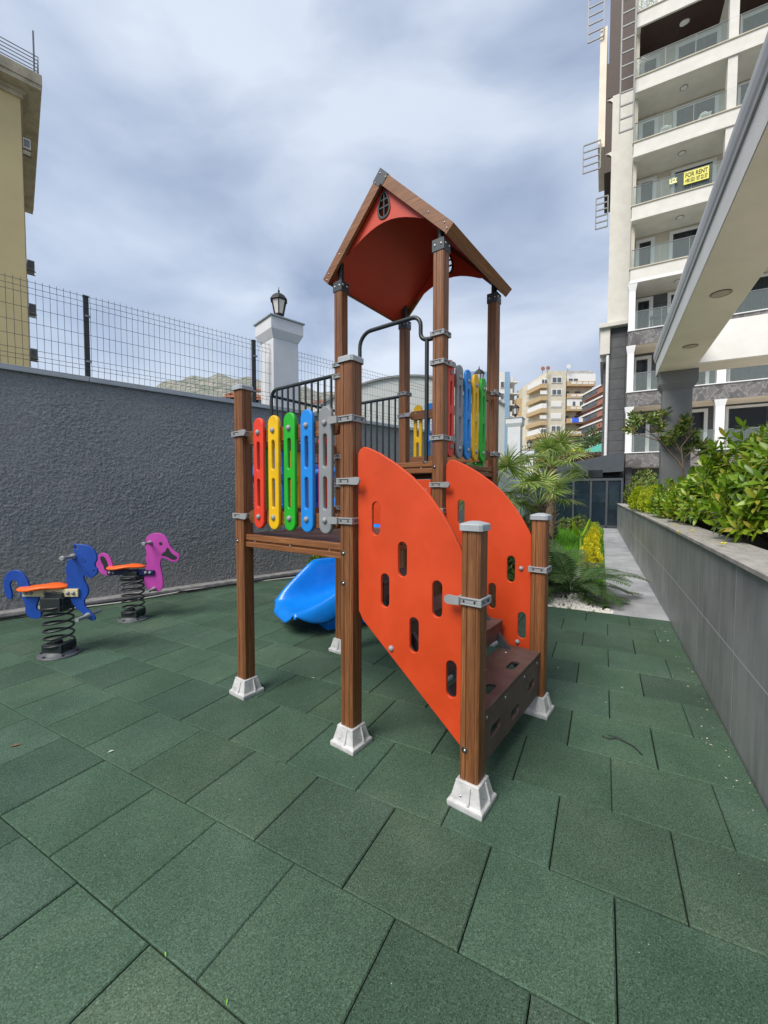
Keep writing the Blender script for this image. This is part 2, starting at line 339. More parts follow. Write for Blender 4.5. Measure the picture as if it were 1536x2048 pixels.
GLR=glass('railing_glass',(.90,.95,.94),.14,base=(.45,.50,.50)); GLW=glass('window_glass',(.75,.8,.8),.42,base=(.02,.024,.028)); GLD=glass('pavilion_glass',(.62,.68,.72),.38,base=(.03,.05,.07))
def curtain():
    m,n,b=newmat('curtain_cloth'); v=coords(n,(1,1,.02)); a=node(n,'ShaderNodeTexNoise',Scale=14,Detail=3); n.links.new(v,a.inputs['Vector'])
    n.links.new(ramp(n,a.outputs['Fac'],[(.35,(.25,.28,.28)),(.65,(.62,.66,.65))]),b.inputs['Base Color']); b.inputs['Roughness'].default_value=.8; return m
CURT=curtain()
def leafmat(name,c1,c2,rough=.35,tr=.25,c3=None,p3=.9):
    m,n,b=newmat(name); g=n.nodes.new('ShaderNodeNewGeometry')
    st=[(0,c1),(.75,c2)]+([(p3,c3)] if c3 else [])
    col=ramp(n,g.outputs['Random Per Island'],st); n.links.new(col,b.inputs['Base Color']); b.inputs['Roughness'].default_value=rough
    b.inputs['Specular IOR Level'].default_value=.5
    t=n.nodes.new('ShaderNodeBsdfTranslucent'); n.links.new(col,t.inputs[0]); ms=n.nodes.new('ShaderNodeMixShader'); ms.inputs[0].default_value=tr
    n.links.new(b.outputs[0],ms.inputs[1]); n.links.new(t.outputs[0],ms.inputs[2]); n.links.new(ms.outputs[0],n.nodes['Material Output'].inputs[0]); return m
LBIG=leafmat('glossy_big_leaf',(.085,.20,.010),(.30,.46,.03),.34,.32,(.42,.36,.05),.975)
LYEL=leafmat('yellow_green_leaf',(.20,.34,.012),(.48,.52,.015),.4,.3)
LYW=leafmat('golden_leaf',(.35,.42,.01),(.85,.72,.01),.4,.3)
LDK=leafmat('dark_leaf',(.02,.055,.012),(.07,.14,.03),.4,.15,(.12,.13,.05),.95)
LTREE=leafmat('olive_leaf',(.06,.13,.02),(.17,.24,.04),.4,.2,(.25,.2,.05),.95)
LPALM=leafmat('palm_frond',(.13,.24,.03),(.33,.45,.09),.4,.3,(.55,.52,.26),.93)
LPDK=leafmat('feather_palm_frond',(.03,.07,.022),(.09,.16,.045),.35,.12)
GRS=leafmat('grass_blades',(.06,.20,.015),(.14,.36,.03),.6,.3)
BARK=pm('bark',(.13,.09,.06),.9,var=.4,scale=20,bst=.6,bscale=40,bdist=.01); 
SOIL=pm('lawn_soil',(.09,.21,.03),.95,var=.4,scale=12,bst=.5)
PEB=pm('white_pebble',(.72,.70,.66),.6,var=.12,scale=20)
TERR=pm('ground_far',(.16,.16,.12),.95,var=.3,scale=.05)
# ---------------------------------------------------------------- ground
g=MB(); g.add([(-3000,-300,-.06),(3000,-300,-.06),(3000,4000,-.06),(-3000,4000,-.06)],[(0,1,2,3)]); tag(g.build('ground',TERR),kind='structure')
# rubber tiles, laid in running bond rows (uv frame); left limit is the wall
g=MB(); gap=.005
def clipL(u,v): # wall-side limit: distance to the wall curb in the wall frame
    p=fw('uv',u,v); dx,dy=p.x-W0[0],p.y-W0[1]; return -dx*sin(T_W)+dy*cos(T_W)
for r_ in range(-9,11):
    v0,v1=r_*.5036,(r_+1)*.5036; off=0 if r_%2==0 else .5
    if v1>5.56: continue
    for k in range(-30,12):
        u0=(k+(0 if r_ in(0,) else 0))*.5
        # joints of row r_ (between lines r_ and r_+1) sit on integers for even rows, halves for odd ones
        u0=k*.5+(0.0 if r_%2==0 else .25); u1=u0+.5
        if u0>2.96: continue
        u1=min(u1,2.965)
        if clipL((u0+u1)/2,(v0+v1)/2)>.22: continue
        dz=random.uniform(-.0012,.0012); ga=gap*random.uniform(.5,1.5); z=dz; b_=.005
        t=random.choice((.80,.90,.97,1.0,1.03,1.08)); tc_=(t*random.uniform(.95,1.05),t,t*random.uniform(.97,1.06),1)
        a0,a1,c0,c1=u0+ga/2,u1-ga/2,v0+ga/2,v1-ga/2
        vs=[(a0,c0,-.05),(a1,c0,-.05),(a1,c1,-.05),(a0,c1,-.05),(a0,c0,z-b_),(a1,c0,z-b_),(a1,c1,z-b_),(a0,c1,z-b_),
            (a0+b_,c0+b_,z),(a1-b_,c0+b_,z),(a1-b_,c1-b_,z),(a0+b_,c1-b_,z)]
        g.add(vs,[(0,1,5,4),(1,2,6,5),(2,3,7,6),(3,0,4,7),(4,5,9,8),(5,6,10,9),(6,7,11,10),(7,4,8,11),(8,9,10,11)],col=tc_)
o=g.build('rubber_paving',RUB,fr='uv'); tag(o,kind='structure')
g=MB(); g.add([(-12,-5,-.047),(2.97,-5,-.047),(2.97,5.54,-.047),(-12,5.54,-.047)],[(0,1,2,3)]); tag(g.build('paving_base',pm('dark_base',(.012,.014,.013),.9),fr='uv'),kind='structure')
g=MB(); g.add([(-9,5.545,-.03),(2.26,5.545,-.03),(2.16,24,-.03),(-4,24,-.03)],[(0,1,2,3)]); tag(g.build('garden_soil',SOIL,fr='uv'),kind='structure')
g=MB(); g.add([(2.26,5.545,-.005),(2.97,5.545,-.005),(2.76,22,-.005),(2.16,22,-.005)],[(0,1,2,3)]); tag(g.build('path',PATHT,fr='uv'),kind='structure')
# ---------------------------------------------------------------- boundary wall, curb, fence, pillars
w_=thing('boundary_wall','long dark grey boundary wall of rough render with metal coping','wall',(0,0,0),'wl')
g=MB(); nx_=60
g.box(-6,11.35,.03,.3,-.05,3.30)
nu,nv=1300,280; ux=-1.2+12.55*np.linspace(0,1,nu)**1.25; vz=np.linspace(-.05,3.30,nv)
gx,gz=np.meshgrid(ux,vz); 
def vnoise(x,y,seed):
    rs_=np.random.RandomState(seed); T=rs_.rand(512,512); xi=np.floor(x).astype(int); yi=np.floor(y).astype(int); fx=x-xi; fy=y-yi; fx=fx*fx*(3-2*fx); fy=fy*fy*(3-2*fy)
    q=lambda a,b:T[a%512,b%512]; return (q(xi,yi)*(1-fx)+q(xi+1,yi)*fx)*(1-fy)+(q(xi,yi+1)*(1-fx)+q(xi+1,yi+1)*fx)*fy
wx=gx+.05*vnoise(gx*9,gz*9,1); wz=gz+.05*vnoise(gx*9+50,gz*9,2)
hgt=.25*np.abs(vnoise(wx*15,wz*26,3)-.5)*2+.35*vnoise(wx*38,wz*60,4)+.5*vnoise(wx*66,wz*84,5)
dy=.004-.019*hgt*(.45+.8*vnoise(gx*1.3,gz*1.3,6))-.012*vnoise(gx*2.2,gz*2.2,8)
vs_=np.stack([gx,dy,gz],-1).reshape(-1,3).tolist(); ii=(np.arange(nv-1)[:,None]*nu+np.arange(nu-1)[None,:]).ravel()
g.add(vs_,np.stack([ii,ii+1,ii+nu+1,ii+nu],-1).tolist(),True); g.box(-6,-1.2,-.01,.031,-.05,3.3)
g.build('wall_body',STU,w_)
g=MB(); xs=[-6,-2.2,.95,3.1,5.2,8.6,11.35]
for a,b in zip(xs,xs[1:]): g.box(a+.004,b-.004,-.06,.34,3.303,3.345); g.box(a+.004,b-.004,-.062,-.05,3.27,3.31)
g.build('coping',COPE,w_,bevel=.004)
g=MB(); g.box(-6,11.3,-.20,-.003,-.05,.085); tag(g.build('kerb',CONC,fr='wl',bevel=.012),kind='structure')
def fence(x0,x1,posts,label,ymid=.14,z0=3.345,z1=4.56,fr='wl',step=.0775):
    f=thing('wire_fence',label,'fence',(x0,ymid,z0),fr,group='fence runs on the boundary wall')
    def off(z): # folded beads near top and bottom
        for zc in (z1-.14,z0+.17,):
            d=abs(z-zc)
            if d<.055: return -.032*(1-d/.055)
        return 0
    zs=[z0+.02,z0+.115,z0+.17,z0+.225,z0+.4,z1-.4,z1-.195,z1-.14,z1-.085,z1+.03]
    g=MB(); x=x0+.02
    while x<x1:
        g.tube([(x,ymid+off(z),z) for z in zs],.0028,4,cap=False); x+=step
    for z in (z1-.085+.0,z1-.17,z1-.36,z1-.56,z1-.75,z1-.93,z0+.20,z0+.14,z1-.005-.0):
        g.tube([(x0,ymid+off(z)-.004,z),(x1,ymid+off(z)-.004,z)],.0032,4,cap=False)
    g.build('wire_panel',WIRE,f)
    for px_ in posts:
        g=MB(); g.box(px_-.033,px_+.033,ymid+.008,ymid+.07,z0,z1+.0); g.box(px_-.038,px_+.038,ymid+.003,ymid+.075,z1,z1+.02)
        p=g.build('fence_post',BLK,f,bevel=.004)
        for z in (z0+.25,z1-.3): g=MB(); g.box(px_-.02,px_+.05,ymid-.012,ymid+.01,z,z+.03); g.build('clip',METG,p)
fence(-5.6,3.93,[-4.3,-1.65,.96,3.575],'green black wire mesh fence on the dark wall left of the first white pillar')
fence(4.5,11.1,[7.5,10.1],'wire mesh fence on the dark wall beyond the first white pillar, behind the tower')
def lantern(u,v,z,fr,label,s=1.0):
    L_=thing('pillar_lantern',label,'lantern',(u,v,z),fr,group='lanterns on the white pillars')
    L_.scale=(1.22,1.22,1.22)
    g=MB(); g.lathe([(.055*s,0),(.05*s,.02),(.03*s,.03),(.03*s,.07),(.045*s,.075),(.05*s,.10),(.07*s,.125)],(u,v,z),12); g.build('stem',LBK,L_)
    n=6; g=MB()
    def ring(r,h): return [(u+r*cos(2*PI*k/n),v+r*sin(2*PI*k/n),z+h) for k in range(n)]
    lo,hi=ring(.075*s,.13),ring(.125*s,.36)
    g.add(lo+hi,[(k,(k+1)%n,n+(k+1)%n,n+k) for k in range(n)]); g.build('glass_pane',LAMPG,L_)
    g=MB()
    for k in range(n):
        a,b=Vector(lo[k]),Vector(hi[k]); g.bar(a,b,.019*s)
    for rr,h in ((.078,.13),(.128,.36)):
        rg=ring(rr*s,h)
        for k in range(n): g.bar(rg[k],rg[(k+1)%n],.018*s)
    g.build('frame',LBK,L_)
    g=MB(); g.lathe([(.155*s,.36),(.15*s,.375),(.10*s,.44),(.05*s,.475),(.02*s,.49),(.012*s,.50),(.02*s,.52),(.008*s,.54),(.004*s,.585)],(u,v,z),6,smooth=False); g.build('cap',LBK,L_)
def pillar(u,v,fr,label,lab2,h=4.62,hw=.275,z0=0,cw=.075,top=5.1):
    p=thing('white_pillar',label,'pillar',(u,v,z0),fr,group='white gate pillars on the boundary wall')
    g=MB(); g.box(u-hw,u+hw,v-hw,v+hw,z0,top-.42); g.build('shaft',PILW,p,bevel=.008)
    g=MB()
    def sq(r,z): return [(u-r,v-r,z),(u+r,v-r,z),(u+r,v+r,z),(u-r,v+r,z)]
    R0,R1=hw+.004,hw+cw
    vs=sq(R0,top-.42)+sq(R1,top-.27)+sq(R1,top-.05)
    g.add(vs,[(3,2,1,0)]+[(4*j+k,4*j+(k+1)%4,4*j+4+(k+1)%4,4*j+4+k) for j in range(2) for k in range(4)]+[(8,9,10,11)])
    g.build('capital',PILW,p)
    g=MB(); g.box(u-R1-.03,u+R1+.03,v-R1-.03,v+R1+.03,top-.046,top-.015); g.build('cap_slab',COPE,p,bevel=.006)
    lantern(u,v,top+.005,fr,lab2)
pillar(4.18,.30,'wl','tall white pillar left of the wooden tower, with flared top','black six sided lantern on the tall pillar left of the wooden tower')
# second run of wall with pillars, going away along the garden
def w2uv(X,Y):
    x,y=X-Q0[0],Y-Q0[1]; t=T_UV; return (x*cos(t)+y*sin(t), -x*sin(t)+y*cos(t))
pA=w2uv(3.02,13.25); pB=w2uv(5.92,18.7); pC=w2uv(9.0,25.6)
gw=thing('garden_wall','white rendered garden wall running away behind the palms','wall',(pA[0],pA[1],0),'uv')
g=MB(); g.box(pA[0]-.14,pA[0]+.14,pA[1],pB[1],0,3.0); g.box(pA[0]-.14+(pC[0]-pA[0])*.6,pA[0]+.14+(pC[0]-pA[0])*.6,pB[1],pC[1]+6,0,2.7); g.build('wall_body',PILW,gw)
g=MB(); g.box(pA[0]-.18,pA[0]+.18,pA[1],pB[1],3.004,3.05); g.build('coping',COPE,gw)
pillar(pA[0],pA[1],'uv','white pillar behind the coloured slats of the tower','black lantern seen above the yellow slat of the tower',top=5.02)
pillar(pB[0],pB[1],'uv','second white pillar beyond the palm fronds right of the tower','black lantern in front of the gap between blue and cream flats',top=5.08)
pillar(pC[0],pC[1],'uv','farthest small white pillar below the cream flats','small far lantern just left of the cream flats',top=4.4)
fence(pA[1]+.35,pB[1]-.35,[],'far wire fence between the far white pillars') if False else None
# cables lying along the curb
def cable(pts,r,name,m,label):
    P=[]; pts=[Vector(p) for p in pts]
    for i in range(len(pts)-1):
        for j in range(8): P.append(pts[i].lerp(pts[i+1],j/8)+Vector((0,.012*sin(i*2.1+j*.8),0)))
    P.append(pts[-1]); g=MB(); g.tube([fw('wl',p.x,p.y,p.z)-fw('wl',*pts[0]) for p in P],r,6); o=g.build(name,m); o.location=fw('wl',*pts[0]); tag(o,label,'cable')
WCAB=pm('white_cable',(.62,.60,.56),.5); BCAB=pm('black_cable',(.02,.02,.022),.5)
cable([(-3,-.235,.02),(-1,-.22,.05),(.2,-.225,.03),(1.3,-.28,.015),(2.2,-.22,.04),(3.2,-.23,.015),(4.2,-.33,.012),(5.2,-.24,.012)],.010,'white_cable',WCAB,'thin white cable lying along the foot of the dark wall')
cable([(-3,-.25,.035),(-.5,-.24,.035),(1,-.235,.04),(2.6,-.25,.03),(3.6,-.25,.035),(5.6,-.24,.03)],.016,'black_cable',BCAB,'thick black cable lying beside the concrete kerb')
# ---------------------------------------------------------------- climbing frame
cf=thing('climbing_frame','wooden play tower with red roof, orange stair boards, coloured slats and blue slide','play tower',(0,0,0),'pg')
A_,B_=1.15,1.154
def post_prof(h=.052,c=.009):
    p=[]
    # square with chamfered corners and two shallow grooves per face
    for q in range(4):
        a=q*PI/2; seg=[(-h+c,-h),(-.020,-h),(-.018,-h+.005),(-.015,-h+.005),(-.013,-h),(.0305,-h),(.0315,-h+.003),(.0335,-h+.003),(.0345,-h),(h-c,-h)]
        for x,y in seg: p.append((x*cos(a)-y*sin(a),x*sin(a)+y*cos(a)))
    return p
PP=post_prof()
def screw(g,c,ax,s=1,r=.011):
    if ax=='y': g.lathe([(r,0),(r*.9,-.004*s),(r*.4,-.006*s)],c,8,'y')
    else: g.lathe([(r,0),(r*.9,.004*s),(r*.4,.006*s)],c,8,'x')
def footing(x,y,p):
    g=MB()
    def sq(hx,z,hy=None): hy=hy or hx; return [(x-hx,y-hy,z),(x+hx,y-hy,z),(x+hx,y+hy,z),(x-hx,y+hy,z)]
    vs=sq(.098,0)+sq(.10,.012)+sq(.10,.030)+sq(.092,.036)+sq(.086,.040)+sq(.066,.125)+sq(.066,.135)+sq(.056,.137)
    g.add(vs,[(4*j+k,4*j+(k+1)%4,4*j+4+(k+1)%4,4*j+4+k) for j in range(7) for k in range(4)]+[(28,29,30,31)])
    for sx,sy in ((1,0),(0,-1),(-1,0),(0,1)):      # bracing rib on each side
        a=Vector((x+sx*.066+(.018 if sy else 0),y+sy*.066+(.018 if sx else 0),.125)); b=Vector((x+sx*.093+(.018 if sy else 0),y+sy*.093+(.018 if sx else 0),.036)); g.bar(a,b,.014,.012,up=(sx or 0.001,sy,0))
    f=g.build('footing',CLW,p,bevel=.005)
    g=MB(); screw(g,(x+.075,y-.03,.07),'x',1,.008); screw(g,(x-.03,y-.078,.065),'y',1,.008); g.build('screw',STEEL,f)
posts={'1':(-A_,0,2.475),'2':(0,0,2.475),'3':(.855,0,1.465),'4':(.855,B_,1.465),'5':(-A_,B_,3.70),'6':(0,B_,3.70),'7':(-A_,2*B_,3.70),'8':(0,2*B_,3.70)}
for k,(x,y,h) in posts.items():
    g=MB(); g.prism([(x+a,y+b) for a,b in PP],.12,h,'xy'); p=g.build('post',WZ,cf)
    footing(x,y,p)
    if h<3:
        g=MB(); r=.060
        vs=[]
        for rr,z in ((r,h-.012),(r,h+.018),(r*.93,h+.024),(.02,h+.036)):
            for q in range(4):
                for a in (-.22,.22):
                    an=q*PI/2+PI/4+a*.55; R_=rr*1.36; vs.append((x+R_*cos(an),y+R_*sin(an),z))
        g.add(vs,[(8*j+k2,8*j+(k2+1)%8,8*j+8+(k2+1)%8,8*j+8+k2) for j in range(3) for k2 in range(8)]+[tuple(range(24,32))]); g.build('post_cap',CAPG,p)
    else:
        g=MB(); g.box(x-.058,x+.058,y-.058,y+.058,h-.03,h+.07)
        g.build('post_bracket',DKG,p,bevel=.004)
        g=MB(); g.lathe([(.030,h+.05),(.030,h+.26)],(x,y,0),14); g.build('roof_tube',BLK,p)
        for d in (-.03,.03):
            g=MB(); screw(g,(x+d,y-.058,h+.02),'y'); g.build('screw',STEEL,p); g=MB(); screw(g,(x+.058,y+d,h+.03),'x'); g.build('screw',STEEL,p)
# deck frames: two grooved planks all round, boards on top
def beams(x0,x1,y0,y1,zt,sides):
    for sd_ in sides:
        g=MB(); d=.038
        if sd_ in 'fb':
            y=y0 if sd_=='f' else y1; a,b=x0+.054,x1-.054
            g.box(a,b,y-d/2-.008,y+d/2,zt-.045,zt); g.box(a,b,y-d/2+.004,y+d/2-.004,zt-.058,zt-.045); g.box(a,b,y-d/2-.010,y+d/2,zt-.100,zt-.058)
            o=g.build('deck_beam',WX,cf,bevel=.005)
            g=MB()
            for t in (.1,.5,.88): screw(g,(a+(b-a)*t,y-d/2+.004,zt-.052),'y',1,.008)
        else:
            x=x0 if sd_=='l' else x1; a,b=y0+.054,y1-.054
            g.box(x-d/2,x+d/2+.008,a,b,zt-.045,zt); g.box(x-d/2+.004,x+d/2-.004,a,b,zt-.058,zt-.045); g.box(x-d/2,x+d/2+.010,a,b,zt-.100,zt-.058)
            o=g.build('deck_beam',WY,cf,bevel=.005)
            g=MB()
            for t in (.1,.5,.88): screw(g,(x+d/2-.004,a+(b-a)*t,zt-.052),'x',1,.008)
        g.build('screw',STEEL,o)
beams(-A_,0,0,B_,1.318,'fblr'); beams(-A_,0,B_,2*B_,1.925,'fblr')
g=MB(); g.box(-A_+.021,-.021,.021,B_-.021,1.285,1.312); g.build('deck',DECK,cf,bevel=.003)
g=MB(); g.box(-A_+.021,-.021,B_+.021,2*B_-.021,1.89,1.918); g.build('deck',DECK,cf,bevel=.003)
g=MB()
for x,y,z,ax in ((-A_,-.052,1.262,'y'),(0,-.052,1.262,'y'),(0,-.052,1.07,'y'),(0,B_-.052,1.875,'y'),(.855,-.052,.30,'y')):
    g.lathe([(.017,.0005),(.017,-.001),(.012,-.0015)],(x-.022,y,z),12,'y')
for x,y,z in ((.052,.0,1.27),(.052,B_,1.87),(.052,2*B_,1.85)): g.lathe([(.015,-.0005),(.015,.001)],(x,y+.02,z),12,'x')
g.build('bolt_recess',BLK,cf)
g=MB()
for x,y,z in ((-A_,-.0535,1.262),(0,-.0535,1.262),(0,-.0535,1.07),(0,B_-.0535,1.875),(.855,-.0535,.30)): screw(g,(x-.019,y,z),'y',1,.009)
g.build('bolt',STEEL,cf)
# clamps
def clamp(x,y,z,tab=None,rr=.062,hh=.021):
    g=MB(); t=.010; h0,h1=z-hh,z+hh
    for sx,sy in ((1,0),(-1,0),(0,1),(0,-1)):
        if sx: 
            xo=x+sx*rr; a,b=sorted((x+sx*.0535,xo)); g.box(a,b,y-rr,y+rr,h0+.010,h1-.010)
            for za,zb in ((h0,h0+.010),(h1-.010,h1)): a2,b2=sorted((x+sx*.0535,xo+sx*.006)); g.box(a2,b2,y-rr-.006,y+rr+.006,za,zb)
            for yy in (-rr+.006,rr-.006): a2,b2=sorted((x+sx*.0535,xo+sx*.0058)); g.box(a2,b2,y+yy-.011,y+yy+.011,h0+.0095,h1-.0095)
        else:
            yo=y+sy*rr; a,b=sorted((y+sy*.0535,yo)); g.box(x-rr,x+rr,a,b,h0+.010,h1-.010)
            for za,zb in ((h0+.0003,h0+.0097),(h1-.0097,h1-.0003)): a2,b2=sorted((y+sy*.0535,yo+sy*.0055)); g.box(x-rr-.0055,x+rr+.0055,a2,b2,za,zb)
            for xx in (-rr+.006,rr-.006): a2,b2=sorted((y+sy*.0535,yo+sy*.0053)); g.box(x+xx-.011,x+xx+.011,a2,b2,h0+.009,h1-.009)
    if tab:
        dx,dy,side=tab    # direction along which the tab reaches, plus sideways offset
        n=8; L=.135; r=.024; pts=[]
        for i in range(n+1): a=-PI/2+PI*i/n; pts.append((L-r+r*cos(a),z+r*sin(a)))
        pts+= [(.05,z+.021),(.05,z-.021)]
        if dx: g.prism([(x+dx*p[0],p[1]) for p in pts],y+side,y+side+.014*(1 if side>0 else -1),'xz')
        else: g.prism([(y+dy*p[0],p[1]) for p in pts],x+side,x+side+.014*(1 if side>0 else -1),'yz')
    o=g.build('clamp',CLG,cf,bevel=.003)
    g=MB()
    for s in (-1,1): g.lathe([(.006,0),(.005,-.003)],(x+s*.03,y-rr-.001,z),8,'y'); g.lathe([(.006,0),(.005,.003)],(x+rr+.001,y+s*.03,z),8,'x')
    g.build('screw',BLK,o)
def rail(x0,x1,y0,y1,z,ax):
    g=MB(); L=(x1-x0) if ax=='x' else (y1-y0); h=.05; r=.035
    a0,a1=(x0,x1) if ax=='x' else (y0,y1)
    pts=[]
    for c,s in ((a1-r,1),(a0+r,-1)):
        for i in range(7):
            an=-PI/2+PI*i/6; pts.append((c+s*r*cos(an),z+s*h*sin(an)))
    if ax=='x': g.prism(pts,y0-.02,y0+.02,'xz'); return g.build('rail',WX,cf,bevel=.004)
    g.prism(pts,x0-.02,x0+.02,'yz'); return g.build('rail',WY,cf,bevel=.004)
def slat(pos,ax,side,m,z0):
    """ax='x': panel runs along x, slat faces +-y (side)"""
    zc=z0+.905-.42+.0; H=.84
    outl=[stad(0,0,.118,H,10),stad(0,.130,.034,.215,6),stad(0,-.150,.034,.215,6)]
    x,y=pos
    pl=(lambda a,b,c:(x+a,y+side*.036+c,zc+b)) if ax=='x' else (lambda a,b,c:(x+side*.036+c,y+a,zc+b))
    o=plate('slat',m,outl,.030,.008,cf,pl,2)
    for dz in (.31,-.33):
        g=MB(); prof=[(.021,0),(.0205,.006),(.017,.012),(.011,.016),(.003,.018)]
        c=(x,y+side*.051,zc+dz) if ax=='x' else (x+side*.051,y,zc+dz)
        g.lathe([(r,h*side) for r,h in prof],c,14,'y' if ax=='x' else 'x'); g.build('bolt_cap',BOLT,o)
        g=MB(); c=(x,y-side*.02,zc+dz) if ax=='x' else (x-side*.02,y,zc+dz); screw(g,c,'y' if ax=='x' else 'x',side if ax=='x' else -side,.008); g.build('screw',STEEL,o)
# front panel (post 1 - post 2)
for z in (2.08,1.46): rail(-1.06,-.09,0,0,z,'x')
for i,(x,m) in enumerate(zip((-.893,-.716,-.539,-.361,-.184),(RED,YEL,GRN,BLU,GRY))): slat((x,0),'x',-1,m,1.31)
# left panel (post 1 - post 5), slats outside
for z in (2.08,1.46): rail(-A_,-A_,.09,B_-.09,z,'y')
for y,m in zip((.22,.40,.577,.755,.93),(GRN,BLU,YEL,GRY,RED)): slat((-A_,y),'y',-1,m,1.31)
# right tower panel (post 6 - post 8), slats outside
for z in (2.67,2.05): rail(0,0,B_+.09,2*B_-.09,z,'y')
for y,m in zip((1.25,1.424,1.598,1.772,1.948),(RED,GRY,BLU,YEL,GRN)): slat((0,y+.012),'y',1,m,1.90)
for z in (2.60,2.05): rail(-1.06,-.09,2*B_,2*B_,z,'x')
for x,m in zip((-.97,-.79,-.56,-.38,-.18),(YEL,BLU,GRN,GRY,GRN)): slat((x,2*B_),'x',1,m,1.83)
for a in (('1',2.115,(1,0,-.066)),('1',1.465,(1,0,-.066)),('2',2.11,(-1,0,-.066)),('2',1.72,(1,0,-.066)),('2',1.47,(-1,0,-.066)),('3',1.09,(-1,0,-.066)),
          ('4',1.085,(-1,0,.066)),('6',2.995,None),('6',2.755,(0,1,.066)),('6',2.12,(0,1,.066)),('6',1.72,(1,0,-.066)),('6',1.50,(-1,0,-.066)),('8',2.715,(0,-1,.066)),('8',2.07,(0,-1,.066)),
          ('5',2.945,None),('5',2.83,None),('5',2.02,None),('5',1.73,None),('5',1.50,None),('7',2.88,None),('7',2.61,(1,0,-.066)),('7',2.0,None)):
    x,y,h=posts[a[0]]; clamp(x,y,a[1],a[2])
# orange side boards of the stairs
near=[(.125,1.85),(.128,1.895),(.145,1.92),(.175,1.932),(.205,1.925),(.29,1.885),(.395,1.82),(.5,1.74),(.596,1.645),(.675,1.54),(.736,1.44),(.778,1.36),(.792,1.33),(.80,.275),(.165,.845),(.13,.90)]
near=[(x-.058 if x<.2 else x-.058*(.8-x)/.6 if x<.8 else x,z) for x,z in near]
hl=[(.261-.05,1.49),(.442-.035,1.258),(.326-.045,1.057),(.655-.015,1.06),(.52-.03,.827),(.731,.634)]
for y in (0.0,B_):
    sb=plate('side_board',ORG,[near]+[stad(a,b,.062,.205,8) for a,b in hl],.022,.004,cf,lambda a,b,c,y=y:(a,y+c,b),2)
    for (a,b) in ((.37-.04,.713),(.09,1.72),(.72,1.073),(.70,.50)):
        if y==0 and (a,b)!=(.37-.04,.713): continue
        g=MB(); g.lathe([(.019,0),(.018,-.006),(.012,-.013),(.003,-.016)],(a,y-.011,b),12,'y'); g.build('bolt_cap',BOLT,sb)
# orange riser board under the tower deck
rp=[(-1.05,1.35),(-1.05,1.75),(-1.03,1.77),(-.10,1.77),(-.085,1.755),(-.085,1.35)]
rb=plate('riser_board',ORG,[rp]+[stad(-.86,1.56,.14,.26,8),stad(-.575,1.56,.14,.26,8)],.018,.004,cf,lambda a,b,c:(a,B_+c,b),2)
g=MB(); g.lathe([(.021,0),(.019,-.007),(.012,-.015),(.003,-.018)],(-.14,B_-.01,1.67),12,'y'); g.build('bolt_cap',BOLT,rb)
g=MB(); g.box(-1.09,-.06,B_+.03,B_+.30,1.60,1.625); g.build('step_board',DECK,cf,bevel=.004)
# stair treads: bottom one is a slotted box
def xy_holes(cs,w_,l): return [[(p[1],p[0]) for p in stad(cy,cx,w_,l,6)] for cx,cy in cs]
def rect(a,b,c,d): return [(a,c),(b,c),(b,d),(a,d)]
def hst(cx,cy,l,w_): # slot lying along y
    return [(q[0],q[1]) for q in stad(cx,cy,w_,l,6)]
tr=plate('tread',DECK,[rect(.60,.885,.035,1.12)]+[hst(.80,.33,.16,.055),hst(.80,.76,.16,.055)],.022,.004,cf,lambda a,b,c:(a,b,.462+c),2)
g=MB()
for yy in (.2,.57,.95): g.lathe([(.011,0),(.010,.003),(.003,.004)],(.68,yy,.473),10)
g.build('screw',STEEL,tr)
fb=plate('tread_front',DECK,[rect(.035,1.12,.165,.445)]+[[(q[1],q[0]) for q in stad(.30,.25,.06,.15,6)],[(q[1],q[0]) for q in stad(.30,.90,.06,.15,6)],[(q[1],q[0]) for q in stad(.25,.575,.06,.15,6)]],.022,.004,cf,lambda a,b,c:(.872+c,a,b),2)
g=MB()
for yy in (.12,.40,.75,1.03): g.lathe([(.010,0),(.009,.003),(.003,.004)],(.883,yy,.415),10,'x')
g.build('screw',STEEL,fb)
for xa,xb,z in ((.40,.60,.665),(.22,.42,.88),(.05,.24,1.095)):
    g=MB(); g.box(xa,xb,.035,1.10,z-.022,z); g.box(xb-.022,xb-.003,.035,1.10,z-.13,z-.024); g.build('tread',DECK,cf,bevel=.004)
for y in (.10,1.03):
    g=MB(); g.bar((.02,y,1.24),(.80,y,.30),.03,.05,up=(1,0,0)); g.build('stair_stringer',DKG,cf)
# hoop at the tower entrance
def arc(c,r,a0,a1,n,y): return [(c[0]+r*cos(R(a0+(a1-a0)*i/n)),y,c[1]+r*sin(R(a0+(a1-a0)*i/n))) for i in range(n+1)]
yb=B_
hp=[(-.135,yb,1.92),(-.135,yb,2.985)]
g=MB(); g.tube(hp,.019,10)
loop=[(-.055,yb,2.985),(-.10,yb,2.985)]+arc((-.135,3.055),.065,-90,-180,5,yb)+[(-.20,yb,3.08)]+arc((-.29,3.12),.09,0,90,6,yb)+[(-.5,yb,3.21)]+arc((-.76,3.07),.14,90,180,7,yb)[0:]+[(-.90,yb,2.9),(-.90,yb,1.92)]
g.tube(loop,.019,10); g.lathe([(.035,1.918),(.03,1.93)],(-.135,yb,0),12); g.build('entrance_hoop',BLK,cf)
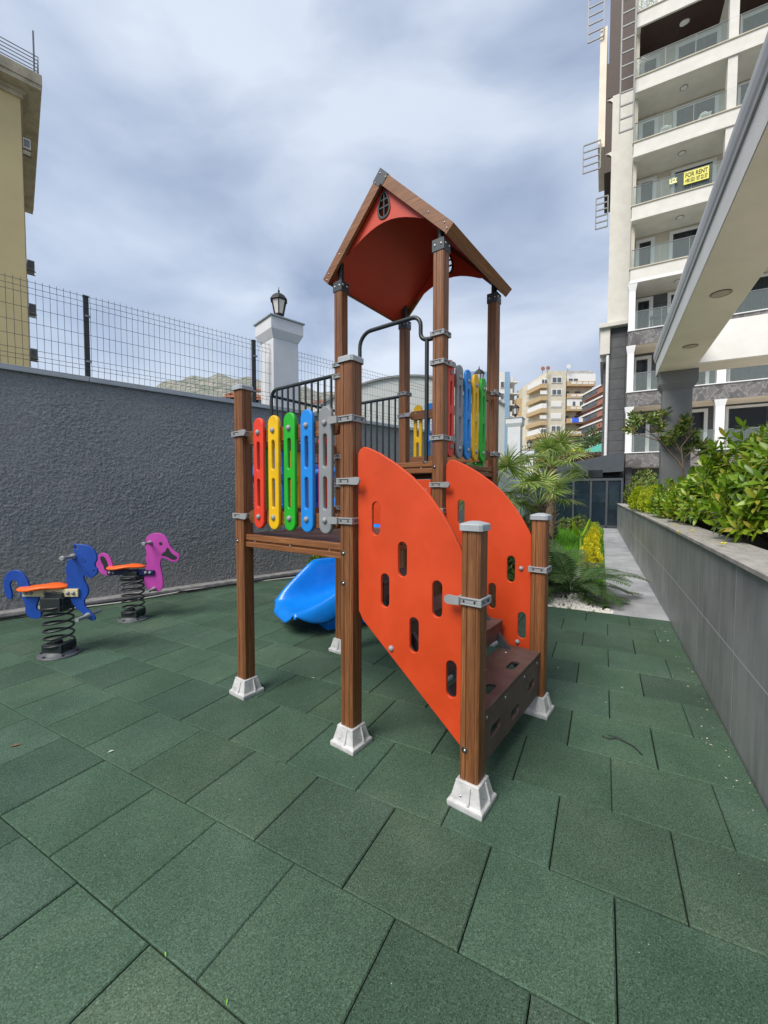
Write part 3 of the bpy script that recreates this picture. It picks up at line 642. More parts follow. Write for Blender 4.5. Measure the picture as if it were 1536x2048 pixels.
# side rails of the landing
for yb in (B_,2*B_):
    g=MB(); zt=2.865; x1=-2.27
    g.tube([(-1.21,yb,zt),(-1.6,yb,zt),(x1+.10,yb,zt)]+arc((x1+.10,zt-.10),.10,90,180,6,yb)+[(x1,yb,2.2),(x1,yb,1.93)],.020,10)
    g.tube([(-1.21,yb,1.975),(x1,yb,1.975)],.014,8)
    x=-1.29
    while x>x1+.06: g.tube([(x,yb,1.975),(x,yb,zt)],.0125,8); x-=.098
    g.build('bar_railing',BLK,cf)
g=MB(); g.tube([(-2.27,B_+.02,2.80),(-2.27,1.7,2.80),(-2.27,2*B_-.02,2.80)],.018,10); g.build('cross_bar',BLK,cf)
g=MB(); g.box(-1.21,-1.16,B_+.06,2*B_-.06,1.86,1.89); g.build('slide_lip',DECK,cf)
# roof
xa,xm,xb,zr,ze=-1.30,-.575,.15,4.57,3.83; y0,y1=1.06,2.40
g=MB()
for (x0,z0_,x1_,z1_) in ((xa+.02,ze-.03,xm,zr-.055),(xb-.02,ze-.03,xm,zr-.055)):
    n=10; pts=[]
    for i in range(n+1):
        t=i/n; pts.append((x0+(x1_-x0)*t,z0_+(z1_-z0_)*t))
    d=Vector((z1_-z0_,-(x1_-x0))).normalized()*.016*(1 if x0<xm else -1)
    vs=[];fs=[]
    for yy in (y0+.03,y1-.03):
        for p in pts: vs.append((p[0],yy,p[1]))
    for yy in (y0+.03,y1-.03):
        for p in pts: vs.append((p[0]-d[0],yy,p[1]-d[1]+.0))
    m_=n+1
    for i in range(n): fs+= [(i,i+1,m_+i+1,m_+i),(2*m_+i+1,2*m_+i,3*m_+i,3*m_+i+1)]
    fs+=[(0,m_,3*m_,2*m_)]
    for i in range(n): fs+=[(i+1,i,2*m_+i,2*m_+i+1),(m_+i,m_+i+1,3*m_+i+1,3*m_+i)]
    g.add(vs,fs)
g.build('roof_panel',ROOFR,cf)
def sl(x): return ze+(zr-ze)*(1-abs(x-xm)/(xb-xm))
for yy,yf in ((y0,y0+.032),(y1-.032,y1)):
    for s in (-1,1):
        g=MB(); xe=xm+s*(xb-xm); n_=Vector((s*(zr-ze),(xb-xm))).normalized(); t_=.095
        o1,o2=(xm,zr),(xe,ze)
        poly=[o1,o2,(o2[0]-n_[0]*t_*.9,o2[1]-n_[1]*t_),(xm,zr-t_/n_[1])]
        if s<0: poly=poly[::-1]
        g.prism(poly,yy,yf,'xz'); b_=g.build('gable_board',WX,cf,bevel=.004)
        g=MB(); yq=yy if yy==y0 else yf; sg=1 if yy==y0 else -1
        for t in (.74,.95,.98): 
            c=(xm+(xe-xm)*t-n_[0]*.045,yq,zr+(ze-zr)*t-n_[1]*(.045 if t<.9 else (.025 if t<.96 else .07))); screw(g,c,'y',sg,.009)
        g.build('screw',STEEL,b_)
for s in (-1,1):
    xe=xm+s*(xb-xm); n_=Vector((s*(zr-ze),(xb-xm))).normalized()
    g=MB(); d1=Vector((n_[1],-s*n_[0]))*s  # along slope outward
    p1=Vector((xe,ze)); q=[p1,p1+Vector((s*.012,-.012)),p1+Vector((s*.012,-.012))-n_*.095,p1-n_*.095]
    g.prism([tuple(v) for v in q],y0+.001,y1-.001,'xz')
    g.build('eave_board',WY,cf,bevel=.003)
    # outer brown skin over the panel
    g=MB(); a=Vector((xm,zr-.006));b=Vector((xe-s*.004,ze-.002)); g.prism([tuple(a),tuple(b),tuple(b-n_*.02),tuple(a-Vector((0,.03)))],y0+.033,y1-.033,'xz'); g.build('roof_skin',WY,cf)
for yy,sg in ((y0-.004,1),(y1+.004,-1)):
    g=MB(); L=.12
    pol=[(xm,zr+.008),(xm+L*.72,zr+.008-L*.735),(xm+L*.72-.065,zr+.008-L*.735-.07),(xm,zr-.13),(xm-L*.72+.065,zr+.008-L*.735-.07),(xm-L*.72,zr+.008-L*.735)]
    g.prism(pol,yy,yy+.04*sg,'xz'); o=g.build('ridge_bracket',DKG,cf)
    g=MB()
    for dx,dz in ((0,-.04),(.06,-.10),(-.06,-.10)): screw(g,(xm+dx,yy,zr+dz),'y',sg,.008)
    g.build('screw',STEEL,o)
# gable infill with arched lower edge and drop shaped window
for yy in (y0+.06,y1-.06):
    pol=[(xm,zr-.10)]; xe=.40
    for s in (1,):
        pol.append((xm+.47,zr-.10-.47*(zr-ze)/(xb-xm)))
    n=12
    zb=zr-.10-.47*(zr-ze)/(xb-xm)
    for i in range(1,n):
        t=i/n; x=xm+.47-2*.47*t; pol.append((x,zb-.02+.16*sin(PI*t)))
    pol.append((xm-.47,zb))
    wl_=[]
    for i in range(24):
        a=2*PI*i/24; r=.085+.018*cos(a*1.0-PI/2)*-1; wl_.append((xm+r*.80*cos(a)*(1-.22*sin(a)),zr-.285+.13*sin(a)))
    inn=[(xm+(p[0]-xm)*.74,zr-.285+(p[1]-zr+.285)*.80) for p in wl_]
    o=plate('gable_panel',ROOFR,[pol,inn],.012,.002,cf,lambda a,b,c,yy=yy:(a,yy+c,b),1)
    wi=plate('gable_window',BLK,[wl_,inn],.03,.004,cf,lambda a,b,c,yy=yy:(a,yy+c,b),1)
    g=MB(); zc=zr-.285; g.box(xm-.006,xm+.006,yy-.01,yy+.01,zc-.11,zc+.11); g.box(xm-.058,xm+.058,yy-.0095,yy+.0095,zc-.026,zc-.014); g.box(xm-.045,xm+.045,yy-.0095,yy+.0095,zc+.040,zc+.052)
    g.build('window_bar',BLK,wi)
# spiral slide (playground frame)
def slide_path():
    P=[]; x,y,z=-1.16,1.66,1.87
    # flat start
    for i in range(9): P.append((x-i*.163,y,1.87-.004*i,180))
    x=P[-1][0]; h=180; r=.80; cx,cy=x,y+r
    n=40; tot=293
    for i in range(1,n+1):
        h=180-tot*i/n; a=R(h+90); P.append((cx+r*cos(a),cy+r*sin(a),1.84-(1.84-.40)*(i/n)**.95,h))
    x,y=P[-1][:2]; h=180-tot
    dx,dy=cos(R(h)),sin(R(h))
    for i in range(1,13):
        t=i/12; P.append((x+dx*1.0*t,y+dy*1.0*t,.40-.17*(1-(1-t)**2),h))
    return P
SP=slide_path(); g=MB(); NS=22; rows=[]
TH=.014
def section(i,th=0):
    x,y,z,h=SP[i]; m_=len(SP); te=(m_-1-i)
    hw=.33+(.05*max(0,1-te/7))
    wh=.30; wh=.05+.42*(te/6.0)**.8 if te<6 else .47-.15*min(1,(te-6)/10)
    wh*=min(1,max(.12,(i-4)/8)); outh=wh+(.08 if 10<i<m_-14 else 0)
    if te<12: outh=.05+.40*(te/12.0)**1.35; hw=.385+.035*math.sin(PI*min(1,te/12))
    nx,ny=-sin(R(h)),cos(R(h)); row=[]
    for k in range(NS+1):
        s=-1+2*k/NS; a=abs(s)
        off=s*hw*(1.0 if a<.9 else 1.0); prof=(max(0,(a-.35)/.65))**2.6
        hh=(outh if s>0 else wh)*prof
        rid=.004*sin(s*30) if te<14 and a<.5 else 0
        off=hw*(s if a<.75 else math.copysign(.75+(a-.75)*.72,s))
        row.append((x+nx*off,y+ny*off,z+hh+rid-th))
    f0,f1=row[0],row[-1]; sk=.03+.22*min(1,max(0,f0[2]-z-.06)/.3)
    row=[(f0[0]-nx*.060,f0[1]-ny*.060,f0[2]-sk-.004),(f0[0]-nx*.045,f0[1]-ny*.045,f0[2]-.03),(f0[0]-nx*.02,f0[1]-ny*.02,f0[2]+.008)]+row+[(f1[0]+nx*.02,f1[1]+ny*.02,f1[2]+.008),(f1[0]+nx*.045,f1[1]+ny*.045,f1[2]-.03),(f1[0]+nx*.060,f1[1]+ny*.060,f1[2]-sk)]
    return row,(nx,ny)
rows=[section(i)[0] for i in range(len(SP))]
# rolled lip at the lower end with scallops
x,y,z,h=SP[-1]; dx,dy=cos(R(h)),sin(R(h))
for j in range(1,6):
    a=PI*.52*j/5; row=[]
    for k,p in enumerate(rows[len(SP)-1]):
        s=-1+2*(k-3)/NS; sc_=.012*abs(sin(k*PI/3.0))if abs(s)<.8 else 0; r_=(.06+sc_)*(1-.8*min(1,max(0,(abs(s)-.55)/.45)))
        row.append((p[0]+dx*r_*sin(a),p[1]+dy*r_*sin(a),p[2]-r_*(1-cos(a))*1.15+sc_*.3))
    rows.append(row)
vs=[p for r_ in rows for p in r_]; W_=NS+7
fs=[(i*W_+k,i*W_+k+1,(i+1)*W_+k+1,(i+1)*W_+k) for i in range(len(rows)-1) for k in range(NS+6)]
g.add(vs,fs,True)
so_=g.build('slide',SLIDE,cf); sm=so_.modifiers.new('solid','SOLIDIFY'); sm.thickness=.03; sm.offset=-1; 
sb_=so_.modifiers.new('sub','SUBSURF'); sb_.levels=1; sb_.render_levels=1
g=MB(); i=len(SP)-9; x,y,z,h=SP[i]
nx,ny=-sin(R(h)),cos(R(h)); dx,dy=cos(R(h)),sin(R(h))
pts=[(x+nx*a-dx*b,y+ny*a-dy*b) for a,b in ((-.26,-.25),(.26,-.25),(.22,.30),(-.22,.30))]
g.prism(pts,0,.26,'xy'); g.build('slide_foot',SLIDE,cf,bevel=.02)
# entry hood of the slide
g=MB(); hx=-2.12
for i in range(1):
    pl=[];
hood_o=[(-.36,0),(-.36,.55)]+[(-.36+.36*(1-cos(PI*i/12)),.55+.22*sin(PI*i/12)) for i in range(1,12)]+[(.36,.55),(.36,0)]
hood_i=[(-.24,.10),(-.24,.48)]+[(-.24+.24*(1-cos(PI*i/10)),.48+.14*sin(PI*i/10)) for i in range(1,10)]+[(.24,.48),(.24,.10)]
plate('slide_hood',SLIDE,[[(p[0]*1.1,p[1]) for p in hood_o],hood_i],.10,.02,cf,lambda a,b,c:(hx-.25+c,1.73+a,1.45+b*.8),2)
# central pole carrying the spiral
cx,cy=SP[9][0],SP[8][1]+.80
g=MB(); g.lathe([(.045,0),(.045,1.3)],(SP[8][0],SP[8][1]+.80,0),12)
for i in (16,26,36):
    x,y,z,h=SP[i]; g.bar((SP[8][0],SP[8][1]+.80,z-.12),(x,y,z-.03),.04,.04)
g.build('slide_pole',BLK,cf)
# ---------------------------------------------------------------- spring riders
def rider(cx,cy,sc_,front,rear,beam,seatbox,spr,label,body,beamm,extra=None,name='spring_rider',handle=None,rest=None,z_off=0,ox=118):
    """outlines in the rider's own plane (x,z), metres"""
    t=thing(name,label,'spring rider',(cx,cy,0),'w',group='spring riders by the dark wall')
    pl=lambda a,b,c:(cx+a,cy+c,b)
    f=plate('front_panel',body,[front[0]]+list(front[1:]),.022,.004,t,pl,2)
    r=plate('rear_panel',body,[rear[0]]+list(rear[1:]),.022,.004,t,pl,2)
    (bx0,bx1,bz0,bz1)=beam
    for s in (-1,1):
        g=MB(); g.box(cx+bx0,cx+bx1,cy+s*.024-.011,cy+s*.024+.011,bz0,bz1); b=g.build('seat_beam',beamm,t,bevel=.003)
        if s<0:
            g=MB()
            for x in (bx1-.045,bx1-.10,bx0+.04,bx0+.09,bx0+(bx1-bx0)*.42,bx0+(bx1-bx0)*.57): g.lathe([(.02,0),(.0195,-.008),(.014,-.016),(.004,-.019)],(cx+x,cy-.035,(bz0+bz1)/2),12,'y')
            g.build('bolt_cap',BOLT,b)
    sx0,sx1,sz=seatbox; g=MB()
    n=28; top=[];bot=[]
    rows_=[]
    for j,(k,dz) in enumerate(((.96,-.012),(1,-.006),(1,.006),(.96,.013),(.6,.017),(0.02,.018))):
        row=[]
        for i in range(n):
            a=2*PI*i/n; x=(sx0+sx1)/2+(sx1-sx0)/2*cos(a)*k; wy=.135*(1-.28*cos(a))*sin(a)*k
            u=(x-sx0)/(sx1-sx0); zc=sz+.020*math.exp(-((u-.62)/.22)**2)+.012*(u-.5)-.10*wy*wy*4
            row.append((cx+x,cy+wy,zc+dz))
        rows_.append(row)
    vs=[p for r_ in rows_ for p in r_]; g.add(vs,[(j*n+i,j*n+(i+1)%n,(j+1)*n+(i+1)%n,(j+1)*n+i) for j in range(5) for i in range(n)]+[tuple(range(n))[::-1],tuple(range(5*n,6*n))],True)
    g.build('seat',ORSEAT,t)
    r0,zb,zt,turns=spr
    pts=[(cx+r0*cos(a),cy+r0*sin(a),zb+(zt-zb)*(a/(2*PI*turns))) for a in np.linspace(0,2*PI*turns,int(turns*22))]
    g=MB(); g.tube(pts,.0105,8); g.build('spring',BLK,t)
    g=MB(); g.lathe([(.185,0),(.185,.012),(.175,.018),(.14,.02),(.13,.045),(.10,.05)],(cx,cy,0),32); bpl=g.build('base_plate',METD,t)
    for k in range(6): a=PI*k/3+.3; g=MB(); g.lathe([(.012,.018),(.012,.03)],(cx+.16*cos(a),cy+.16*sin(a),0),6); g.build('bolt',BLK,bpl)
    for z0_,z1_,nm in ((zb-.01,zb+.075,'lower_clamp'),(zt-.07,bz0,'upper_clamp')):
        g=MB(); g.box(cx-.10,cx+.10,cy-.105,cy-.055,z0_,z1_); g.box(cx-.105,cx-.03,cy-.09,cy+.09,z0_+.004,z1_-.004); g.box(cx+.05,cx+.112,cy-.08,cy+.09,z0_+.002,z1_-.003)
        if nm=='upper_clamp': g.box(cx-.09,cx+.09,cy-.06,cy+.06,z1_-.012,z1_+.045)
        g.build(nm,BLK,t,bevel=.006)
    if handle:
        hx,hz=handle; 
        for s in (-1,1):
            g=MB(); g.lathe([(.028,0),(.026,.018),(.017,.026),(.0165,.10),(.019,.125),(.026,.13),(.026,.15),(.018,.154)] if s>0 else [(.028,0),(.026,-.018),(.017,-.026),(.0165,-.10),(.019,-.125),(.026,-.13),(.026,-.15),(.018,-.154)],(cx+hx,cy+s*.011,hz),14,'y'); g.build('handle',CLG,t)
        hx,hz=rest
        for s in (-1,1):
            g=MB(); g.lathe([(.030,0),(.024,.03*s),(.017,.05*s),(.017,.15*s),(.019,.155*s)],(cx+hx,cy+s*.011,hz),12,'y'); g.build('foot_rest',CLG,t)
    if extra: extra(t,cx,cy)
    return t
ORSEAT=plastic('orange_seat',(.86,.13,.015),.35); METD=pm('worn_grey_metal',(.085,.095,.105),.5,var=.3,scale=14)
HB=boardmat('rider_blue_board',(.006,.058,.34),.4); PK=boardmat('rider_pink_board',(.46,.055,.36),.4); NAVY=plastic('rider_navy_board',(.008,.012,.08),.4)
LWOOD=pm('pale_plywood',(.62,.54,.33),.6,var=.15,scale=6,stretch=(1,1,8))
def cv(pts,px0,py_g,s):  # zoomed outline numbers to metres
    return [((p[0]/3.84-px0)*s,(py_g-p[1]/3.84-1020)*s+CAM_H) for p in pts]
# rider 1 (blue horse)
s1=4.14/F_PX
k1=lambda pts: cv(pts,118,989,s1)
front1=smooth_poly(k1([(592,272),(605,263),(628,270),(655,271),(690,274),(725,292),(752,322),(768,360),(766,395),(752,418),(752,440),(768,460),(770,488),(745,515),(718,530),(690,524),(668,512),(664,545),(682,580),(695,620),(688,665),(664,700),(664,745),(700,790),(733,828),(740,855),(718,864),(680,845),(648,808),(600,770),(570,732),(555,690),(545,640),(536,590),(526,545),(533,515),(526,475),(534,430),(545,392),(583,380),(601,345),(588,310)]),3)
ear=[(p[0],p[1]) for p in smooth_poly(k1([(600,280),(622,284),(626,303),(606,306)]),3)]
rear1=smooth_poly(k1([(97,692),(104,665),(96,620),(90,585),(105,556),(130,548),(152,570),(162,620),(170,665),(190,705),(202,745),(203,790),(218,825),(255,847),(308,845),(325,820),(318,797),(292,775),(292,740),(308,700),(316,660),(290,640),(245,640),(238,585),(215,525),(180,483),(140,469),(95,477),(60,512),(43,570),(46,640),(62,682),(82,697)]),3)
bm=k1([(200,672),(628,612)]); 
st=k1([(165,605),(540,595)]); spz=k1([(450,700),(450,1075)])
hd=k1([(590,362)])[0]; rs=k1([(690,822)])[0]
def ex1(t,cx,cy):
    e=k1([(668,396)])[0]; g=MB(); g.tube([(cx+e[0]+.019*cos(a),cy-.0113,e[1]+.019*sin(a)) for a in np.linspace(0,6.0,14)],.0022,5,cap=False); g.tube([(cx+e[0]-.012,cy-.0113,e[1]),(cx+e[0]+.012,cy-.0113,e[1])],.002,5); g.build('eye',NAVY,t)
    g=MB(); e=k1([(745,470)])[0]; g.lathe([(.010,0),(.009,-.002)],(cx+e[0],cy-.0113,e[1]),10,'y'); g.build('nostril',NAVY,t)
    mo=k1([(692,492),(705,510),(722,515)]); g=MB(); g.tube([(cx+p[0],cy-.0115,p[1]) for p in mo],.0022,6); g.build('mouth',NAVY,t)
rider(-3.32,4.14,s1,[front1,ear],[rear1],(bm[0][0],bm[1][0],bm[0][1],bm[1][1]),(st[0][0],st[1][0],st[0][1]),(.125,.055,.63-.10,6.2),'blue wooden horse spring rider with orange seat nearest the left edge',HB,LWOOD,ex1,handle=hd,rest=rs)
s2=5.32/F_PX
k2=lambda pts: cv(pts,266,989,s2)
front2=smooth_poly(k2([(1130,250),(1140,215),(1170,190),(1212,180),(1260,190),(1295,222),(1312,268),(1340,312),(1384,345),(1391,370),(1372,398),(1332,405),(1292,385),(1262,374),(1246,388),(1240,430),(1250,490),(1258,560),(1250,610),(1222,634),(1180,624),(1132,608),(1113,570),(1116,500),(1126,450),(1136,420),(1126,380),(1136,340),(1130,300)]),3)
rear2=smooth_poly(k2([(772,345),(800,335),(838,352),(862,395),(872,440),(880,500),(840,512),(790,500),(760,470),(745,430),(748,380)]),3)
beak=smooth_poly(k2([(1300,290),(1328,335),(1370,365),(1358,385),(1330,385),(1290,362),(1254,355),(1256,340),(1282,320)]),3)
tl=smooth_poly(k2([(780,365),(805,362),(828,395),(838,440),(835,470),(812,468),(800,430),(785,405)]),3)
bm=k2([(835,505),(1195,466)]); st=k2([(833,445),(1122,440)]); hd=k2([(1168,255)])[0]; rs=k2([(1190,615)])[0]
def ex2(t,cx,cy):
    plate('beak_patch',BLK,[beak],.028,.002,t,lambda a,b,c:(cx+a,cy+c,b),1); plate('tail_patch',BLK,[tl],.028,.002,t,lambda a,b,c:(cx+a,cy+c,b),1)
    e=k2([(1247,262)])[0]; g=MB(); g.lathe([(.021,0),(.021,-.003)],(cx+e[0],cy-.0113,e[1]),16,'y'); g.build('eye',BLK,t)
rider(-3.28,5.32,s2,[front2],[rear2],(bm[0][0],bm[1][0],bm[0][1],bm[1][1]),(st[0][0],st[1][0],st[0][1]),(.125,.055,.59,7.2),'pink duck spring rider with black beak behind the blue one',PK,NAVY,ex2,handle=hd,rest=rs)
# ---------------------------------------------------------------- small litter on the floor
def gp(px,py):
    d=ray(px,py); k=-CAM_H/d.z; return Vector((d.x*k,d.y*k,0))
g=MB(); c=gp(1240,1485); pts=[gp(1204,1473),gp(1218,1479),gp(1232,1478),gp(1250,1485),gp(1268,1495),gp(1284,1511)]
g.tube([p-c+Vector((0,0,.006)) for p in pts],.004,5); g.tube([gp(1216,1473)-c+Vector((0,0,.012)),gp(1236,1477)-c+Vector((0,0,.01)),gp(1250,1485)-c+Vector((0,0,.006))],.003,5)
o=g.build('twig',BLK); o.location=c; tag(o,'dark forked twig lying on the green rubber tiles right of the stairs','twig')
def leaflet(px,py,a,s,m,label,name='fallen_leaf'):
    c=gp(px,py); g=MB(); d=Vector((cos(a),sin(a),0)); n=Vector((-sin(a),cos(a),0))
    g.add([-d*s,(n*s*.35)+Vector((0,0,.006)),d*s,-n*s*.35+Vector((0,0,.004)),Vector((0,0,.002))],[(0,4,1),(1,4,2),(2,4,3),(3,4,0)])
    o=g.build(name,m); o.location=c+Vector((0,0,.004)); tag(o,label,'leaf',group='leaves fallen on the rubber tiles')
BRL=pm('dry_leaf',(.16,.09,.05),.8); GRL=pm('fresh_leaf',(.16,.42,.05),.6)
leaflet(31,1492,.5,.035,BRL,'curled brown leaf on the tiles at the left edge'); leaflet(330,1911,2.2,.012,GRL,'tiny green leaf lying in the tile joint lower left'); leaflet(222,1504,.7,.02,pm('pale_scrap',(.5,.55,.5),.8),'pale leaf scrap on the tiles below the blue rider'); leaflet(453,2006,1.8,.012,GRL,'tiny green leaf lying in the tile joint at the bottom edge')
LT=pm('litter_scrap',(.48,.47,.38),.9,var=.5,scale=60,detail=2)
g=MB(); rs=np.random.RandomState(77)
for i in range(150):
    if i%3: u=2.95-abs(rs.normal(0,.10)); v=rs.uniform(-1,5.4)
    else: u=rs.uniform(-6,2.9); v=rs.uniform(-1.5,5.4)
    if clipL(u,v)>.15: continue
    a=rs.uniform(0,6.28); r=rs.uniform(.003,.009)*(1.3 if v>2 else .7); c,d=cos(a)*r,sin(a)*r
    g.add([(u-c,v-d,.003),(u+d*.4,v-c*.4,.006),(u+c,v+d,.003),(u-d*.5,v+c*.5,.004)],[(0,1,2,3)])
o=g.build('litter',LT,fr='uv'); tag(o,'tiny pale scraps and petals scattered on the rubber tiles','litter',kind='stuff')
# ---------------------------------------------------------------- planter wall
pw=thing('planter_wall','long grey tiled planter wall with stone coping beside the path','planter',(2.97,5.5,0),'uv')
g=MB(); pu=[(-6,2.97),(5.5,2.97),(22,2.76)]
for (va,ua),(vb,ub) in zip(pu,pu[1:]):
    vs=[(ua,va,-.05),(ub,vb,-.05),(ub+.16,vb,-.05),(ua+.16,va,-.05),(ua,va,1.18),(ub,vb,1.18),(ub+.16,vb,1.18),(ua+.16,va,1.18)]
    g.add(vs,[(0,1,5,4)[::-1],(1,2,6,5)[::-1],(2,3,7,6)[::-1],(3,0,4,7)[::-1]])
g.build('wall_body',PLT,pw)
g=MB()
for (va,ua),(vb,ub) in zip(pu,pu[1:]):
    vs=[(ua-.03,va,1.183),(ub-.03,vb,1.183),(ub+.32,vb,1.183),(ua+.32,va,1.183),(ua-.03,va,1.215),(ub-.03,vb,1.215),(ub+.32,vb,1.215),(ua+.32,va,1.215)]
    g.add(vs,[(3,2,1,0)[::-1],(4,5,6,7)[::-1],(0,1,5,4)[::-1],(1,2,6,5)[::-1],(2,3,7,6)[::-1],(3,0,4,7)[::-1]])
g.build('coping',STONE,pw,bevel=.003)
g=MB(); g.add([(4.3,-6,1.16),(16,-6,1.16),(16,22.9,1.16),(4.3,22.9,1.16)],[(0,1,2,3)]); tag(g.build('bounce_forecourt',pm('pale_bounce_stone',(.58,.55,.50),.8,var=.1),fr='uv'),kind='structure')  # unseen forecourt, added pale to bounce light up to the canopy soffit
g=MB(); g.add([(3.13,-6,1.13),(4.3,-6,1.13),(4.3,22,1.13),(2.9,22,1.13)],[(0,1,2,3)]); tag(g.build('planter_soil',pm('dark_soil',(.05,.035,.025),.95,var=.4,scale=15),fr='uv'),kind='structure')
# ---------------------------------------------------------------- canopy frame and column
cn=thing('entrance_canopy','pale concrete canopy beam with rounded grey gutter on a dark column','canopy',(3.46,9.8,0),'uv')
g=MB(); g.box(3.133,3.78,-5,10.15,4.26,4.88); g.box(3.783,13,9.40,10.147,4.262,5.02)
g.build('beam',CANW,cn)
g=MB(); g.box(3.14,3.77,-5,10.14,4.25,4.2585); g.box(3.77,13,9.41,10.13,4.25,4.2585); g.build('soffit',BEIGE,cn)
g=MB(); pr=[(3.130,4.56),(3.112,4.56),(3.108,4.60),(3.095,4.63),(3.085,4.70),(3.088,4.77),(3.105,4.84),(3.13,4.885),(3.16,4.90),(3.22,4.90),(3.22,4.883),(3.130,4.883)]
g.prism(pr[::-1],-5,10.2,'xz' if False else 'xz'); g.build('gutter',GUT,cn)
g=MB(); g.box(3.24,3.76,9.8,10.12,0,3.9); g.build('column',COLG,cn,bevel=.006)
g=MB()
def sq2(u0,u1,v0,v1,z): return [(u0,v0,z),(u1,v0,z),(u1,v1,z),(u0,v1,z)]
vs=sq2(3.237,3.763,9.797,10.123,3.86)+sq2(3.17,3.84,9.73,10.2,3.99)+sq2(3.17,3.84,9.73,10.2,4.249)
g.add(vs,[(3,2,1,0)]+[(4*j+k,4*j+(k+1)%4,4*j+4+(k+1)%4,4*j+4+k) for j in range(2) for k in range(4)]); g.build('capital',COLG,cn)
LRIM=pm('lamp_rim',(.30,.24,.2),.5); LDISC=pm('lamp_disc',(.52,.42,.35),.6)
for v in (6.0,8.15,3.6,1.2):
    g=MB(); g.lathe([(.10,4.243),(.10,4.2495)],(3.46,v,0),24); q=g.build('ceiling_light',LDISC,cn); g=MB(); g.lathe([(.115,4.2435),(.101,4.238),(.101,4.2495),(.115,4.2495)],(3.46,v,0),24); g.build('light_rim',LRIM,q)
# ---------------------------------------------------------------- main apartment building
mbld=thing('apartment_building','tall cream and grey apartment block with glass balconies and white corner pillars at right','building',(3.08,23,0),'uv')
LV=[3.74+2.985*k for k in range(9)]; VF,VB=23.0,24.7; U0,U1=3.08,12.0
g=MB(); g.box(U0+.12,U1,VB+.0,VB+.3,0,LV[3]-.8); g.build('lower_back_wall',CLAD,mbld)
g=MB(); g.box(U0+.12,U1,VB+.003,VB+.3,LV[3]-.797,29); g.build('upper_back_wall',CREAM,mbld)
g=MB(); g.box(U0+.02,U0+.30,VF+.35,VB-.003,0,LV[3]-.77); g.build('lower_side_wall',CLAD,mbld)
g=MB(); g.box(U0+.02,U0+.16,VF+.35,VB-.001,LV[3],29); g.build('upper_side_wall',CREAM,mbld)
def window(u0,u1,z0,z1,v,m_frame,curt=.0,mull=0,trim=.13,bld=None,dark=True):
    bld=bld or mbld
    g=MB(); fr_=trim
    for a,b,c,d in ((u0-fr_,u0,z0-.02,z1+fr_),(u1,u1+fr_,z0-.02,z1+fr_),(u0,u1,z1,z1+fr_)): g.box(a,b,v-.06,v-.003,c,d)
    o=g.build('window_frame',m_frame,bld)
    g=MB(); s=.055
    for a,b,c,d in ((u0+.002,u0+s,z0,z1-.002),(u1-s,u1-.002,z0,z1-.002),(u0+s,u1-s,z1-s,z1-.002),(u0+s,u1-s,z0,z0+s)): g.box(a,b,v-.045,v-.004,c,d)
    for k in range(mull):
        x=u0+(u1-u0)*(k+1)/(mull+1); g.box(x-.03,x+.03,v-.044,v-.005,z0+s,z1-s)
    g.build('sash',SOCK,o)
    g=MB(); g.box(u0+s,u1-s,v-.026,v-.022,z0+s,z1-s); g.build('pane',GLW,o)
    g=MB(); g.box(u0+s,u1-s,v-.008,v-.004,z0+s,z1-s); g.build('dark_backing',SOCK,o)  # dark sheet behind the pane stands for the unlit room
    if curt:
        g=MB(); n=int((u1-u0)/.06)+2
        xs=np.linspace(u0+s,u0+s+(u1-u0-2*s)*curt,n); vs=[];fs=[]
        for i,x in enumerate(xs): vs+= [(x,v-.014+.005*sin(i*1.9),z0+s),(x,v-.014+.005*sin(i*1.9),z1-s)]
        for i in range(n-1): fs.append((2*i,2*i+2,2*i+3,2*i+1))
        g.add(vs,fs,True); g.build('curtain',CURT,o)
